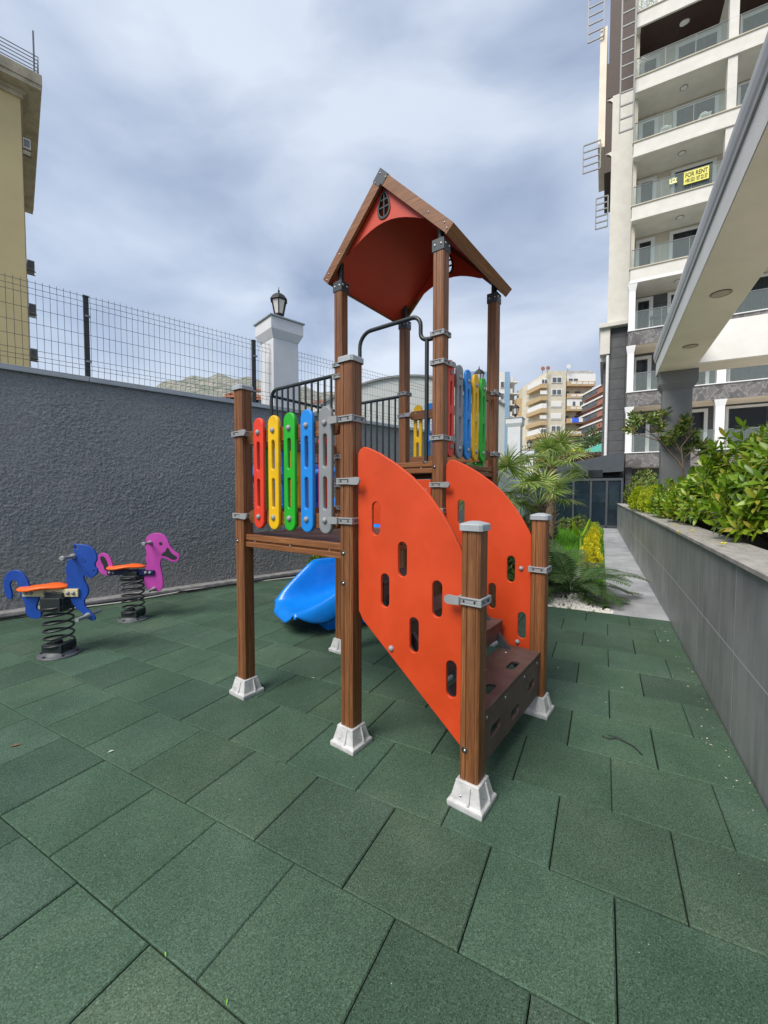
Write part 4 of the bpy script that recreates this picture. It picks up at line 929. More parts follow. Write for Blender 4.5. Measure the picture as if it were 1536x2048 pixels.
for k in range(8):
    z=LV[k]; low=k<3
    # slab with its front band
    g=MB(); g.box(U0+.03,U1,VF+.04,VB-.004,z-.72,z-.045); g.build('balcony_slab',BEIGE if low else CREAMW,mbld)
    g=MB(); g.box(U0,U1,VF,VF+.037,z-.74,z-.05); g.box(U0,U0+.027,VF+.04,VF+.9,z-.74,z-.05); g.build('balcony_front',MARB if low else CREAMW,mbld)
    g=MB(); g.box(U0-.05,U1,VF-.05,VF+.2,z-.046,z); g.build('balcony_sill',WHT if low else CREAM,mbld,bevel=.005)
    if k>=3:
        g=MB(); g.box(U0-.02,U1,VF-.03,VF-.002,z-.74,z-.60); g.box(U0-.045,U1,VF-.055,VF-.031,z-.745,z-.67); g.build('balcony_moulding',WHT if k==3 else CREAMW,mbld)
    g=MB(); g.tube([(U0+.22 if low else U0+.03,VF+.03,z+.87),(U1,VF+.03,z+.87)],.022,6); g.build('hand_rail',METG,mbld)
    for a,b in ((3.34 if low else 3.12,6.56),(7.0,U1)):
        n=3 if b<7 else 3; 
        g=MB(); w__=(b-a)/n
        for i in range(n): g.box(a+i*w__+.008,a+(i+1)*w__-.008,VF+.026,VF+.036,z+.03,z+.85)
        o=g.build('railing_glass',GLR,mbld)
        for i in range(n+1): g=MB(); g.box(a+i*w__-.012,a+i*w__+.012,VF+.02,VF+.045,z+.0,z+.87); g.build('railing_post',METG,o)
    zt=LV[k]+2.985-.745
    if low:
        g=MB(); u=3.19; 
        g.box(u-.14,u+.14,VF+.01,VF+.29,z,zt-.35); 
        vs=sq2(u-.142,u+.142,VF+.008,VF+.292,zt-.352)+sq2(u-.2,u+.2,VF-.04,VF+.34,zt-.03)+sq2(u-.2,u+.2,VF-.04,VF+.34,zt-.002)
        g.add(vs,[(3,2,1,0)]+[(4*j+q,4*j+(q+1)%4,4*j+4+(q+1)%4,4*j+4+q) for j in range(2) for q in range(4)]); g.build('white_pillar_shaft',WHT,mbld)
    g=MB(); u=6.76; g.box(u-.17,u+.17,VF+.01,VF+.34,z,zt-(.3 if low else 0))
    if low:
        vs=sq2(u-.172,u+.172,VF+.008,VF+.342,zt-.302)+sq2(u-.23,u+.23,VF-.04,VF+.4,zt-.03)+sq2(u-.23,u+.23,VF-.04,VF+.4,zt-.002); g.add(vs,[(3,2,1,0)]+[(4*j+q,4*j+(q+1)%4,4*j+4+(q+1)%4,4*j+4+q) for j in range(2) for q in range(4)])
    g.build('white_pillar_shaft',WHT if low else CREAMW,mbld)
    window(3.52,4.02,z+.05,z+1.95,VB,WHT,curt=.55 if k%3 else .9,trim=.17)
    window(4.95,6.45,z+.05,z+2.0,VB,WHT,curt=(.5 if k%2 else .75),mull=1,trim=.15)
    window(7.4,11.6,z+.05,z+2.05,VB,WHT,curt=(.98 if k in(1,2) else (.0 if k==0 else .4)),mull=2,trim=.12)
    if k>=1:
        zz=LV[k]-.724; g=MB(); g.lathe([(.13,zz-.02),(.13,zz)],(5.1,VF+.75,0),20); q=g.build('ceiling_light',WHT,mbld); g=MB(); g.lathe([(.165,zz-.012),(.165,zz-.001)],(5.1,VF+.75,0),20); g.build('light_rim',METG,q)
g=MB(); g.box(U0+.17,6.5,VF+.06,VB-.05,LV[7]-.735,LV[7]-.722); g.box(7.0,U1,VF+.06,VB-.05,LV[7]-.735,LV[7]-.722); g.build('wood_soffit',BRW,mbld)
g=MB(); g.lathe([(.15,LV[7]-.755),(.15,LV[7]-.736)],(5.0,VF+.75,0),20); g.build('ceiling_light',WHT,mbld)
# side wing set back at the left of the facade
g=MB(); g.box(2.28,4.6,27,33,0,11.5); g.box(1.98,2.277,27.6,33,0,9.6); g.build('wing_lower_wall',CLAD,mbld)
g=MB(); g.box(2.13,4.6,27.0,33,11.62,24.5); g.build('wing_upper_wall',CREAMW,mbld)
g=MB(); g.box(1.72,3.3,26.6,33,11.35,11.6); g.box(1.78,2.3,26.8,33,9.85,11.347); g.box(1.8,2.2,27.2,33,9.55,9.847); g.build('wing_cornice',CREAMW,mbld,bevel=.03)
g=MB(); g.tube([(2.2,26.93,3.0),(2.2,26.93,9.8)],.09,8); g.build('drain_pipe',WHT,mbld)
g=MB(); g.box(1.78,2.127,27.1,31,20.4,26.5); g.box(1.9,4.5,27.05,31,24.505,36); g.build('wing_brown_panel',BRW,mbld)
g=MB(); g.box(1.42,1.777,27.05,31,21.9,28.6); g.build('wing_beige_pier',BEIGE,mbld)
g=MB(); 
for zc in (24.4,21.4):
    for i in range(8):
        a0,a1=PI/2*i/8,PI/2*(i+1)/8; g.add([(1.80+.42*sin(a0),27.04,zc-.6+.6*cos(a0)),(1.80+.42*sin(a1),27.04,zc-.6+.6*cos(a1)),(2.24,27.04,zc-.6+.6*cos(a1)*1.0+.08),(2.24,27.04,zc+.08-.6+.6*cos(a0))][:4],[(0,1,2,3)])
g.build('arch_trim',CREAMW,mbld)
def ladder(p0,p1,v,n,nm='wall_trellis',r=.03):
    (u0,z0),(u1,z1)=p0,p1
    g=MB(); g.bar((u0,v,z0),(u0,v,z1),r*2); g.bar((u1,v,z0),(u1,v,z1),r*2)
    for i in range(n+1):
        z=z0+(z1-z0)*i/n; g.bar((u0,v,z),(u1,v,z),r*2)
    g.build(nm,METG,mbld)
ladder((2.45,19.2),(3.02,25.9),22.8,11)
a=at_v(1166,350,27); b=at_v(1217,277,27); ladder((a[0],a[1]),(a[0]+.9,b[1]),26.9,4)
a=at_v(1191,460,27); b=at_v(1216,392,27); ladder((a[0],a[1]),(a[0]+.62,b[1]),26.95,5)
a=at_v(1176,88,27); b=at_v(1206,-30,27); ladder((a[0],a[1]),(a[0]+.8,b[1]),26.95,6)
# rent banners and balcony furniture
YB=pm('yellow_banner_cloth',(.74,.70,.14),.6,var=.04); YB2=pm('pale_yellow_sheet',(.80,.84,.42),.6,var=.04); INK=pm('black_print',(.02,.02,.02),.6)
bt=at_v(1368,346,22.9); bb=at_v(1418,366,22.9)
zt_=LV[4]+.93; zb_=LV[4]+.12
b1=thing('rent_banner','yellow for rent banner with a phone number hanging on the balcony glass','banner',(5.45,22.94,zb_),'uv',group=None)
ub0,ub1=at_v(1368,345,22.93)[0],at_v(1418,345,22.93)[0]; zt_=at_v(1393,338,22.93)[1]; zb_=at_v(1393,363,22.93)[1]
g=MB(); g.box(ub0,ub1,22.925,22.935,zb_,zt_); g.build('banner_cloth',YB,b1)
hh=zt_-zb_; text('lettering','FOR RENT',INK,hh*.50,b1,(ub0+.05,22.924,zb_+hh*.54),(1,0,0),(0,0,1),.002,.012*hh,fit=ub1-ub0-.1)
text('lettering','+90 533 607 22 37',INK,hh*.36,b1,(ub0+.05,22.924,zb_+hh*.12),(1,0,0),(0,0,1.2),.002,.012*hh,fit=ub1-ub0-.1)
ua,ub_=at_v(1339,362,22.93)[0],at_v(1354,362,22.93)[0]; za,zb2=at_v(1346,367,22.93)[1],at_v(1346,357,22.93)[1]
b2=thing('room_sign','small pale sign reading two plus one beside the rent banner','sign',(ua,22.93,za),'uv')
g=MB(); g.box(ua,ub_,22.925,22.935,za,zb2); g.build('sheet',YB2,b2)
text('lettering','2+1',INK,(zb2-za)*.85,b2,(ua+.03,22.924,za+.07),(.95,0,0),(0,0,1),.002,.004)
def chair(u,v,z,m,label,grp='chairs on the balconies'):
    t=thing('balcony_chair',label,'chair',(u,v,z),'uv',group=grp)
    g=MB(); g.box(u-.22,u+.22,v-.22,v+.22,z+.42,z+.45); g.build('seat',m,t)
    g=MB(); 
    for i in range(9):
        a=PI*i/8; g.bar((u-.22*cos(a),v+.22,z+.45+.42*sin(a)*.9),(u-.22*cos(a+PI/8) if i<8 else u+.22,v+.22,z+.45+.42*sin(min(PI,a+PI/8))*.9),.025)
    for x in (-.1,0,.1): g.bar((u+x,v+.22,z+.45),(u+x,v+.22,z+.8),.02)
    g.build('backrest',m,t)
    for x in (-.2,.2):
        for y in (-.2,.2): g=MB(); g.bar((u+x,v+y,z),(u+x*.9,v+y*.9,z+.42),.025); g.build('leg',m,t)
chair(5.9,23.5,LV[5]-.04,WHT,'round backed white chair on the balcony above the rent banner'); chair(4.4,23.5,LV[5]-.04,WHT,'white chair left of the round backed one, above the rent banner')
tb=thing('balcony_table','dark table set on the balcony with the white cornice above','table',(4.35,23.55,LV[2]-.04),'uv')
g=MB(); g.box(4.0,4.8,23.35,23.8,LV[2]+.62,LV[2]+.68); g.build('table_top',SOCK,tb)
for x in (4.05,4.75):
    for y in (23.4,23.75): g=MB(); g.bar((x,y,LV[2]-.04),(x,y,LV[2]+.62),.05); g.build('leg',SOCK,tb)
# ---------------------------------------------------------------- glass pavilion at the end of the path
pv=thing('glass_pavilion','dark grey metal pavilion with glass walls at the end of the path','pavilion',(1.0,22.2,0),'uv')
def zl(u): return 2.95+(u-(-.9))*.20       # sloping roof line
vP=22.2; uL,uR=-1.0,2.98
g=MB(); g.prism([(uL,2.45),(uL,2.95),(uR,3.72),(uR,2.72+.05),(1.9,2.72),(uL+.8,2.45)][::-1],vP,vP+.15,'xz'); g.prism([(uL,2.95),(uR,3.72),(uR,3.60),(uL,2.83)],vP+.15,vP+6,'xz'); g.build('roof_fascia',pm('anthracite_panel',(.055,.065,.078),.45),pv)
AN=MAT['anthracite_panel']
g=MB(); g.box(uL,uR,vP-.03,vP+.08,2.33,2.45); 
for u in (uL,-.1,.75,1.55,2.25,uR-.08): g.box(u,u+.09,vP-.02,vP+.07,0,2.33)
g.box(uL,uR,vP-.02,vP+.07,0,.12); g.build('frame',AN,pv)
g=MB(); g.box(uL+.05,uR-.05,vP+.02,vP+.03,.12,2.33); g.build('glass_wall',GLD,pv)
g=MB(); g.box(uL,uR,vP+3,vP+3.1,0,2.7); g.build('back_wall',pm('pavilion_inside',(.16,.19,.21),.8,var=.6,scale=2.5),pv)
for u0_,u1_,z0_,z1_,nm,c_ in ((1.65,2.25,.0,1.0,'reflection_block_blue',(.03,.05,.22)),(.9,1.5,.3,1.7,'reflection_block',(.35,.38,.38)),(2.4,2.85,.9,2.1,'reflection_block_green',(.30,.36,.30)),(1.6,2.3,1.25,1.75,'reflection_block_pale',(.42,.46,.48)),(-.5,.6,.2,1.5,'reflection_block',(.22,.30,.20))):  # made-up boxes behind the glass, coloured to stand for its reflections
    g=MB(); g.box(u0_,u1_,vP+1.2,vP+1.5,z0_,z1_); g.build(nm,pm(nm+'_m%d'%int(u0_*10),c_,.7,var=.5,scale=4),pv)
g=MB(); g.prism([(.0,2.48),(1.35,2.74),(1.35,2.48)],vP-.012,vP-.002,'xz'); g.box(1.45,2.1,vP-.012,vP-.002,2.49,2.86); g.build('upper_window',pm('dark_glass',(.01,.012,.015),.08),pv)
# ---------------------------------------------------------------- yellow building at the left
TY=T_W; FR['yb']=(TY,(0,0))
cX,cY=at_y(58,700,27)[0],27.0
FR['yb']=(TY,(cX,cY)); H_=at_y(48,170,27)[1]
yb_=thing('yellow_building','tall plain yellow apartment block cut by the left edge','building',(0,0,0),'yb')
g=MB(); g.box(-16,0,0,14,-.05,H_-.4); g.build('wall',YELW,yb_)
g=MB(); g.box(-16,.15,-.15,14,H_-.85,H_-.6); g.box(-16,.28,-.28,14,H_-.6,H_-.4); g.build('moulding',YELB,yb_)
g=MB(); g.box(-16,1.0,-.95,14.5,H_-.397,H_-.1); g.box(-16,1.05,-1.0,14.5,H_-.1,H_+.55); g.build('eave',YELB,yb_,bevel=.03)
g=MB()
for i in range(5): g.bar((-16,-.85,H_+.75+.22*i),(.9,-.85,H_+.75+.22*i),.04); g.bar((.9,-.85,H_+.75+.22*i),(.9,14,H_+.75+.22*i),.04)
for x in range(-15,1,2): g.bar((x,-.85,H_+.5),(x,-.85,H_+1.7),.06)
g.bar((.7,-.8,H_+.5),(.7,-.8,H_+3.1),.09); g.build('roof_railing',METG,yb_)
g=MB(); g.box(.0,.04,.02,.30,0,H_-.9); g.build('corner_strip',pm('brown_strip',(.30,.19,.12),.8),yb_)
for i,py in enumerate((268,517,606,698)):
    z=at_y(62,py,27)[1]; t=thing('ac_unit',['topmost air conditioner under the eave of the yellow block','air conditioner on the yellow block just above the fence top','second air conditioner from the bottom on the yellow block','lowest air conditioner on the yellow block'][i],'air conditioner',(.3,1.0,z-.35),'yb',group='air conditioners on the yellow block')
    g=MB(); g.box(.08,.45,.6,1.4,z-.35,z+.25); g.build('casing',METG if i else WHT,t,bevel=.02); g=MB()
    for q in range(6): g.box(.12,.42,.585,.6,z-.28+q*.08,z-.24+q*.08)
    g.build('grille',SOCK,t); g=MB(); g.bar((.04,.7,z-.42),(.5,.7,z-.42),.05); g.bar((.04,1.3,z-.42),(.5,1.3,z-.42),.05); g.build('bracket',SOCK,t)
# ---------------------------------------------------------------- arched hall behind the fence
hx0,_=at_y(640,800,26); hx1,_=at_y(1010,800,26); 
hall=thing('arched_hall','pale grey arched corrugated hall behind the fence and tower','hall',((hx0+hx1)/2,26,0),'w')
CORR=pm('corrugated_sheet',(.52,.55,.54),.5,var=.08,scale=9,stretch=(8,1,.1),bst=.6,bscale=14,bdist=.05)
n=24; ww=(hx1-hx0)/2; cxx=(hx0+hx1)/2; zs_,zt_=7.2,9.0; poly=[(hx1,-.05),(hx0,-.05)]
for i in range(n+1):
    t=-1+2*i/n; poly.append((cxx+t*ww,zs_+(zt_-zs_)*(1-t*t)))
g=MB(); g.prism(poly,26,40,'xz'); g.build('end_wall',CORR,hall)
g=MB()
for i in range(n):
    a,b=poly[2+i],poly[3+i]; g.bar((a[0],25.95,a[1]+.03),(b[0],25.95,b[1]+.03),.2,.12)
g.build('edge_trim',METG,hall)
hx2=at_y(545,800,34)[0]; hx3=at_y(690,800,34)[0]
hall2=thing('vaulted_shed','low pale vaulted shed between the white pillar and the arched hall','shed',((hx2+hx3)/2,34,0),'w')
poly=[(hx3,-.05),(hx2,-.05)]
for i in range(n+1):
    t=-1+2*i/n; poly.append(((hx2+hx3)/2+t*(hx3-hx2)/2,6.0+2.2*math.sqrt(max(0,1-t*t))))
g=MB(); g.prism(poly,34,50,'xz'); g.build('end_wall',CORR,hall2)
# ---------------------------------------------------------------- far apartment blocks
def flat_window(g,x0,x1,z0,z1,y): g.box(x0,x1,y-.1,y,z0,z1)
CW=pm('far_white_wall',(.68,.68,.66),.8); CBL=pm('far_blue_wall',(.22,.36,.52),.8); CYE=pm('cream_stone_wall',(.60,.56,.45),.85,var=.12,scale=.8,detail=8); CYB=pm('ochre_band',(.50,.37,.21),.8); CRD=pm('red_band',(.34,.15,.11),.8)
FG=pm('far_window_glass',(.10,.12,.14),.15); FW=pm('far_white_frame',(.75,.75,.74),.6); SHD=pm('white_shutter',(.76,.76,.74),.6,stretch=(1,1,20))
Yc=100.0; s_=Yc/F_PX; X=lambda px:(px-768)*s_; Z=lambda py:CAM_H+(989-py)*s_*1.0
cb=thing('cream_apartment_block','cream apartment block with ochre balconies in the distance above the palms','building',(X(1130),Yc,-.05),'w')
g=MB(); g.box(X(1088),X(1127),Yc,Yc+14,-.05,Z(745)); g.build('tower_wall',CYE,cb)
g=MB(); g.box(X(1127)+.01,X(1186),Yc+1.6,Yc+14,-.05,Z(741)); g.build('right_wall',CYE,cb)
g=MB(); g.add([(X(1088),Yc+.4,-.05),(X(1067),Yc+9,-.05),(X(1067),Yc+14,-.05),(X(1088),Yc+14,-.05),(X(1088),Yc+.4,Z(749)),(X(1067),Yc+9,Z(757)),(X(1067),Yc+14,Z(757)),(X(1088),Yc+14,Z(749))],[(0,1,5,4)[::-1],(1,2,6,5)[::-1],(4,5,6,7),(2,3,7,6)[::-1]]); g.build('left_wall',CYE,cb)
for i in range(8):
    zc=770+24.3*i    # balcony level pixel rows on the right side
    g=MB(); g.box(X(1127)+.1,X(1184),Yc-.4,Yc+1.55,Z(zc+5),Z(zc+3.5)); g.box(X(1127)+.1,X(1184),Yc-.5,Yc-.42,Z(zc+5),Z(zc-4)); o=g.build('balcony',CYB,cb)
    g=MB()
    for q in range(4): a=1136+q*11.5; g.box(X(a),X(a+9.5),Yc-.56,Yc-.505,Z(zc+2),Z(zc-2.5))
    g.build('balcony_panel',CW,o)
    if i in (0,2):
        g=MB(); g.box(X(1129),X(1184),Yc-.3,Yc-.1,Z(zc-4),Z(zc-19)); o=g.build('balcony_blind',SHD,cb); g=MB()
        for q in ((1131,1139),(1141,1149)) if i==0 else ((1140,1145),(1154,1160),(1164,1170)): g.box(X(q[0]),X(q[1]),Yc-.36,Yc-.31,Z(zc-5),Z(zc-9 if i==0 else zc-13))
        g.build('pane',FG,o)
    else:
        for a,b in ((1128,1139),(1151,1162)):
            g=MB(); g.box(X(a),X(b),Yc+1.45,Yc+1.58,Z(zc-1),Z(zc-12)); o=g.build('window',FW if i>3 else SOCK,cb); g=MB(); g.box(X(a+1),X(a+5),Yc+1.38,Yc+1.44,Z(zc-2),Z(zc-11)); g.box(X(a+6),X(b-1),Yc+1.38,Yc+1.44,Z(zc-2),Z(zc-11)); g.build('pane',FG,o)
    zw=763+23.8*i
    g=MB(); g.box(X(1098),X(1119),Yc-.14,Yc-.01,Z(zw+6),Z(zw-6)); o=g.build('window',FW,cb)
    g=MB()
    if i in (2,3): g.box(X(1099),X(1118),Yc-.2,Yc-.15,Z(zw+4),Z(zw-5)); g.build('shutter',SHD,o)
    else: g.box(X(1100),X(1107.5),Yc-.2,Yc-.15,Z(zw+4.5),Z(zw-4.5)); g.box(X(1109.5),X(1117),Yc-.2,Yc-.15,Z(zw+4.5),Z(zw-4.5)); g.build('pane',FG,o)
    zl_=776+24*i
    g=MB(); pol=[(X(1088),Yc-.9),(X(1075),Yc-.9),(X(1066),Yc+6),(X(1088),Yc+6)]
    g.prism(pol,Z(zl_+4),Z(zl_-4),'xy'); o=g.build('bay_band',CYB,cb)
    if i%2==0: g=MB(); g.prism([(X(1087.5),Yc-.7),(X(1076),Yc-.7),(X(1067.5),Yc+5.5),(X(1087.5),Yc+5.5)],Z(zl_-4),Z(zl_-14),'xy'); o=g.build('bay_window',FW,cb); g=MB(); g.box(X(1077.5),X(1081.5),Yc-.78,Yc-.71,Z(zl_-5),Z(zl_-12)); g.box(X(1083),X(1087),Yc-.78,Yc-.71,Z(zl_-5),Z(zl_-12)); g.build('pane',FG if i!=2 else SHD,o)
    else: g=MB(); g.box(X(1074.5),X(1087.8),Yc-.7,Yc-.6,Z(zl_-8),Z(zl_-15)); g.build('awning',SHD if i!=3 else FW,cb)
g=MB(); g.box(X(1058),X(1066.5),Yc+10,Yc+16,-.05,Z(779)); g.build('left_tower',CYB,cb)
g=MB(); g.box(X(1128),X(1185),Yc+1.5,Yc+1.59,Z(749),Z(741.5)); g.build('parapet',pm('peeling_plaster',(.45,.44,.42),.9,var=.4,scale=1.5),cb)
for i,(px,py,m,r,lab) in enumerate(((1077,744,CRD,.30,'left red satellite dish on the roof of the cream flats'),(1087,743,CRD,.30,'right red satellite dish on the roof of the cream flats'),(1127,740,FW,.32,'white satellite dish high on the roof of the cream flats'),(1181,857,FW,.38,'white satellite dish on the side of the cream flats'))):
    yy=Yc-1; t=thing('satellite_dish',lab,'satellite dish',(X(px),yy,Z(py)),'w',group='satellite dishes on the cream flats')
    g=MB(); g.lathe([(.05,0),(r*1.1,-.12),(r*1.6,-.3),(r*1.6,-.33)],(X(px),yy,Z(py)),16,'y'); g.build('dish',m,t); g=MB(); g.bar((X(px),yy+.1,Z(py)-1.0),(X(px),yy+.1,Z(py)),.08); g.build('mast',METG,t)
lt=thing('laundry','blue and white laundry hanging on a balcony of the cream flats','laundry',(X(1140),Yc-.8,Z(848)),'w')
g=MB(); g.box(X(1138),X(1151),Yc-.75,Yc-.7,Z(847),Z(838)); g.build('blue_cloth',pm('blue_cloth',(.05,.14,.75),.8),lt); g=MB(); g.box(X(1151.5),X(1164),Yc-.75,Yc-.7,Z(846),Z(838.5)); g.box(X(1165),X(1173),Yc-.75,Yc-.7,Z(844),Z(838.5)); g.build('white_cloth',FW,lt)
# white and blue block
Y2=112.0; s_=Y2/F_PX
wb=thing('white_blue_block','white and pale blue apartment block right of the tower post','building',(X(985),Y2,-.05),'w')
g=MB(); g.box(X(925),X(1006),Y2,Y2+14,-.05,Z(748)); g.build('wall',CW,wb); g=MB(); g.box(X(1006)+.01,X(1015),Y2-.5,Y2+10,-.05,Z(748)); g.box(X(930),X(970),Y2-.3,Y2-.01,Z(770),Z(747)); g.build('blue_pier',CBL,wb)
g=MB(); g.box(X(1015)+.01,X(1030),Y2+2,Y2+12,-.05,Z(756)); g.build('right_wall',CREAM,wb)
for i in range(6):
    zz=766+22.5*i
    for a in (940,975,997): g=MB(); g.box(X(a),X(a+8),Y2-.15,Y2-.01,Z(zz+13),Z(zz)); o=g.build('window',FW,wb); g=MB(); g.box(X(a+1),X(a+7),Y2-.2,Y2-.16,Z(zz+12),Z(zz+1)); g.build('pane',FG,o)
    g=MB(); g.box(X(1015)+.05,X(1033),Y2-.2,Y2+1.95,Z(zz+2),Z(zz)); g.box(X(1015)+.05,X(1021),Y2-.25,Y2-.21,Z(zz+1),Z(zz-8)); g.build('balcony',CW,wb)
# red and white terraced block
Y3=92.0; s_=Y3/F_PX
rd=thing('red_white_block','red and white apartment block with sloping balcony lines behind the grey corner','building',(X(1200),Y3,-.05),'w')
g=MB(); g.add([(X(1180),Y3+16,-.05),(X(1216),Y3,-.05),(X(1216),Y3+30,-.05),(X(1180),Y3+30,-.05),(X(1180),Y3+16,Z(781)),(X(1216),Y3,Z(765)),(X(1216),Y3+30,Z(765)),(X(1180),Y3+30,Z(781))],[(0,1,5,4),(4,5,6,7),(1,2,6,5),(3,0,4,7)]); g.build('wall',pm('red_wall',(.34,.19,.16),.85),rd)
for i in range(6):
    g=MB(); za,zb_=786+22*i,763+24*i
    a=(X(1180),Y3+14,Z(za)); b=(X(1216),Y3-2,Z(zb_)); g.bar(a,b,.9,.35); o=g.build('balcony',FW,rd); g=MB(); g.bar((a[0],a[1]-.2,a[2]-.85),(b[0],b[1]-.2,b[2]-.95),.3,1.2); g.build('balcony_front',CRD,o)
    g=MB(); g.bar((X(1184),Y3+12,Z(za+7)),(X(1203),Y3+3,Z(zb_+12)),.2,1.2); g.build('balcony_glass',FG,o)
# green tent roof and thatch strip
Y4=60.0; s_=Y4/F_PX
tt=thing('green_awning','green tent roof just above the pavilion','awning',(X(1190),Y4,3),'w')
g=MB(); g.add([(X(1166),Y4,Z(905)),(X(1208),Y4-2,Z(906)),(X(1206),Y4,Z(885)),(X(1208),Y4+5,Z(905)),(X(1172),Y4+5,Z(903))],[(0,1,2),(0,2,4),(2,1,3),(4,2,3)]); g.build('canvas',pm('green_canvas',(.06,.30,.24),.7,var=.1),tt)
g=MB(); g.bar((X(1207),Y4-2,Z(915)),(X(1207),Y4-2,Z(884)),.25); g.build('pole',FW,tt)
# hill, houses
def hill(name,px0,px1,Y,pts,m,depth=250):
    xs=np.linspace(0,1,160); g=MB(); vs=[];fs=[]; nr=26
    P=np.array(pts); 
    for j in range(nr):
        q=j/(nr-1)
        for i,t in enumerate(xs):
            px=px0+(px1-px0)*t; yy=Y+depth*(q-1)*.9 if False else Y-depth*(1-q)
            py=np.interp(px,P[:,0],P[:,1]); ztop=CAM_H+(989-py)*Y/F_PX
            X_=(px-768)/F_PX*yy; z=ztop*(q**.8)*(.985+.015*sin(i*.37+j*.9))+RS.uniform(-.35,.35)*q
            vs.append((X_,yy,z))
    m_=len(xs)
    for j in range(nr-1):
        for i in range(m_-1): fs.append((j*m_+i,j*m_+i+1,(j+1)*m_+i+1,(j+1)*m_+i))
    g.add(vs,fs,True); o=g.build(name,m); tag(o,kind='structure')
HILL=pm('scrub_hill',(.22,.21,.19),.95,var=.2,scale=.045,detail=10,col2=(.36,.33,.28))
def hillmat():
    m,n,b=newmat('hillside_scrub'); v=coords(n); a=node(n,'ShaderNodeTexNoise',Scale=.16,Detail=9,Roughness=.78); n.links.new(v,a.inputs['Vector'])
    n.links.new(ramp(n,a.outputs['Fac'],[(.40,(.10,.13,.10)),(.49,(.16,.18,.14)),(.55,(.28,.26,.23)),(.68,(.36,.33,.30))]),b.inputs['Base Color']); b.inputs['Roughness'].default_value=.95; return m
HM=hillmat()
hill('hill',240,760,430,[(240,800),(320,772),(350,760),(400,754),(440,751),(480,756),(540,760),(600,775),(660,785),(760,800)],HM)
hill('far_hill',900,1240,520,[(900,850),(960,835),(1010,822),(1040,826),(1070,832),(1120,838),(1240,850)],HM)
HW=[pm('house_white',(.62,.60,.56),.8),pm('house_cream',(.60,.48,.30),.8),pm('house_red_roof',(.40,.15,.09),.8)]
def house(px,py,Y,w_,h_,label,wm):
    X_,Zt=at_y(px,py,Y); t=thing('hillside_house',label,'house',(X_,Y,Zt-h_),'w',group='houses on the hillside')
    g=MB(); g.box(X_-w_/2,X_+w_/2,Y,Y+8,Zt-h_-8,Zt); g.build('wall',wm,t)
    g=MB(); g.prism([(X_-w_/2-.5,Zt+.01),(X_+w_/2+.5,Zt+.01),(X_,Zt+1.8)],Y-.5,Y+8.5,'xz'); g.build('roof',HW[2],t)
    g=MB(); k=max(2,int(w_/3))
    for i in range(k):
        xx=X_-w_/2+w_*(i+.5)/k; g.box(xx-.5,xx+.5,Y-.06,Y-.003,Zt-2.6,Zt-1.2); g.box(xx-.5,xx+.5,Y-.06,Y-.003,Zt-5.4,Zt-4)
    g.build('window',FG,t)
hs=[(462,795,'white house left of the first short post top'),(470,790,'upper white house beside the first short post'),(510,783,'cream house seen right of the first short post'),(512,795,'lower cream house right of the first short post'),(528,800,'red roofed house behind the fence post'),
    (700,812,'pale house seen between tower posts'),(640,806,'pale house behind the bar railing'),(1036,828,'far small house left of the cream flats'),(1048,838,'far pink house left of the cream flats'),(1041,848,'far white house below the pink one'),(1052,852,'farthest right small house by the cream flats')]
for i,(px,py,lab) in enumerate(hs): house(px,py,200 if px<900 else 260,7+i%3*2,6,lab,HW[i%2])
# ---------------------------------------------------------------- vegetation
def rot_from(d,roll):
    z=Vector(d).normalized(); ref=Vector((0,0,1)) if abs(z.z)<.95 else Vector((1,0,0)); x_=ref.cross(z).normalized(); y_=z.cross(x_)
    c,s=cos(roll),sin(roll); return x_*c+y_*s, y_*c-x_*s, z
def add_leaf(g,p,d,roll,L,W,droop=.3,fold=.25,simple=False):
    sx,nn,f=rot_from(d,roll)     # sx across, nn normal-ish, f along
    if simple:
        a=p; m_=p+f*L*.5; t=p+f*L-nn*L*droop*.5
        g.add([a,m_+sx*W/2+nn*W*fold*.5,t,m_-sx*W/2+nn*W*fold*.5],[(0,1,2,3)]); return
    st=[(0,0),(.22,.75),(.5,1),(.78,.72),(1,0)]
    C_=[];Lf=[];Rt=[]
    for t,w_ in st:
        c=p+f*(L*t)-nn*(L*droop*t*t); C_.append(c); Lf.append(c+sx*(W/2*w_)+nn*(W*fold*w_*.5)); Rt.append(c-sx*(W/2*w_)+nn*(W*fold*w_*.5))
    vs=[C_[0],C_[1],C_[2],C_[3],C_[4],Lf[1],Lf[2],Lf[3],Rt[1],Rt[2],Rt[3]]
    g.add(vs,[(0,5,1),(1,5,6,2),(2,6,7,3),(3,7,4),(0,1,8),(1,2,9,8),(2,3,10,9),(3,4,10)],True)
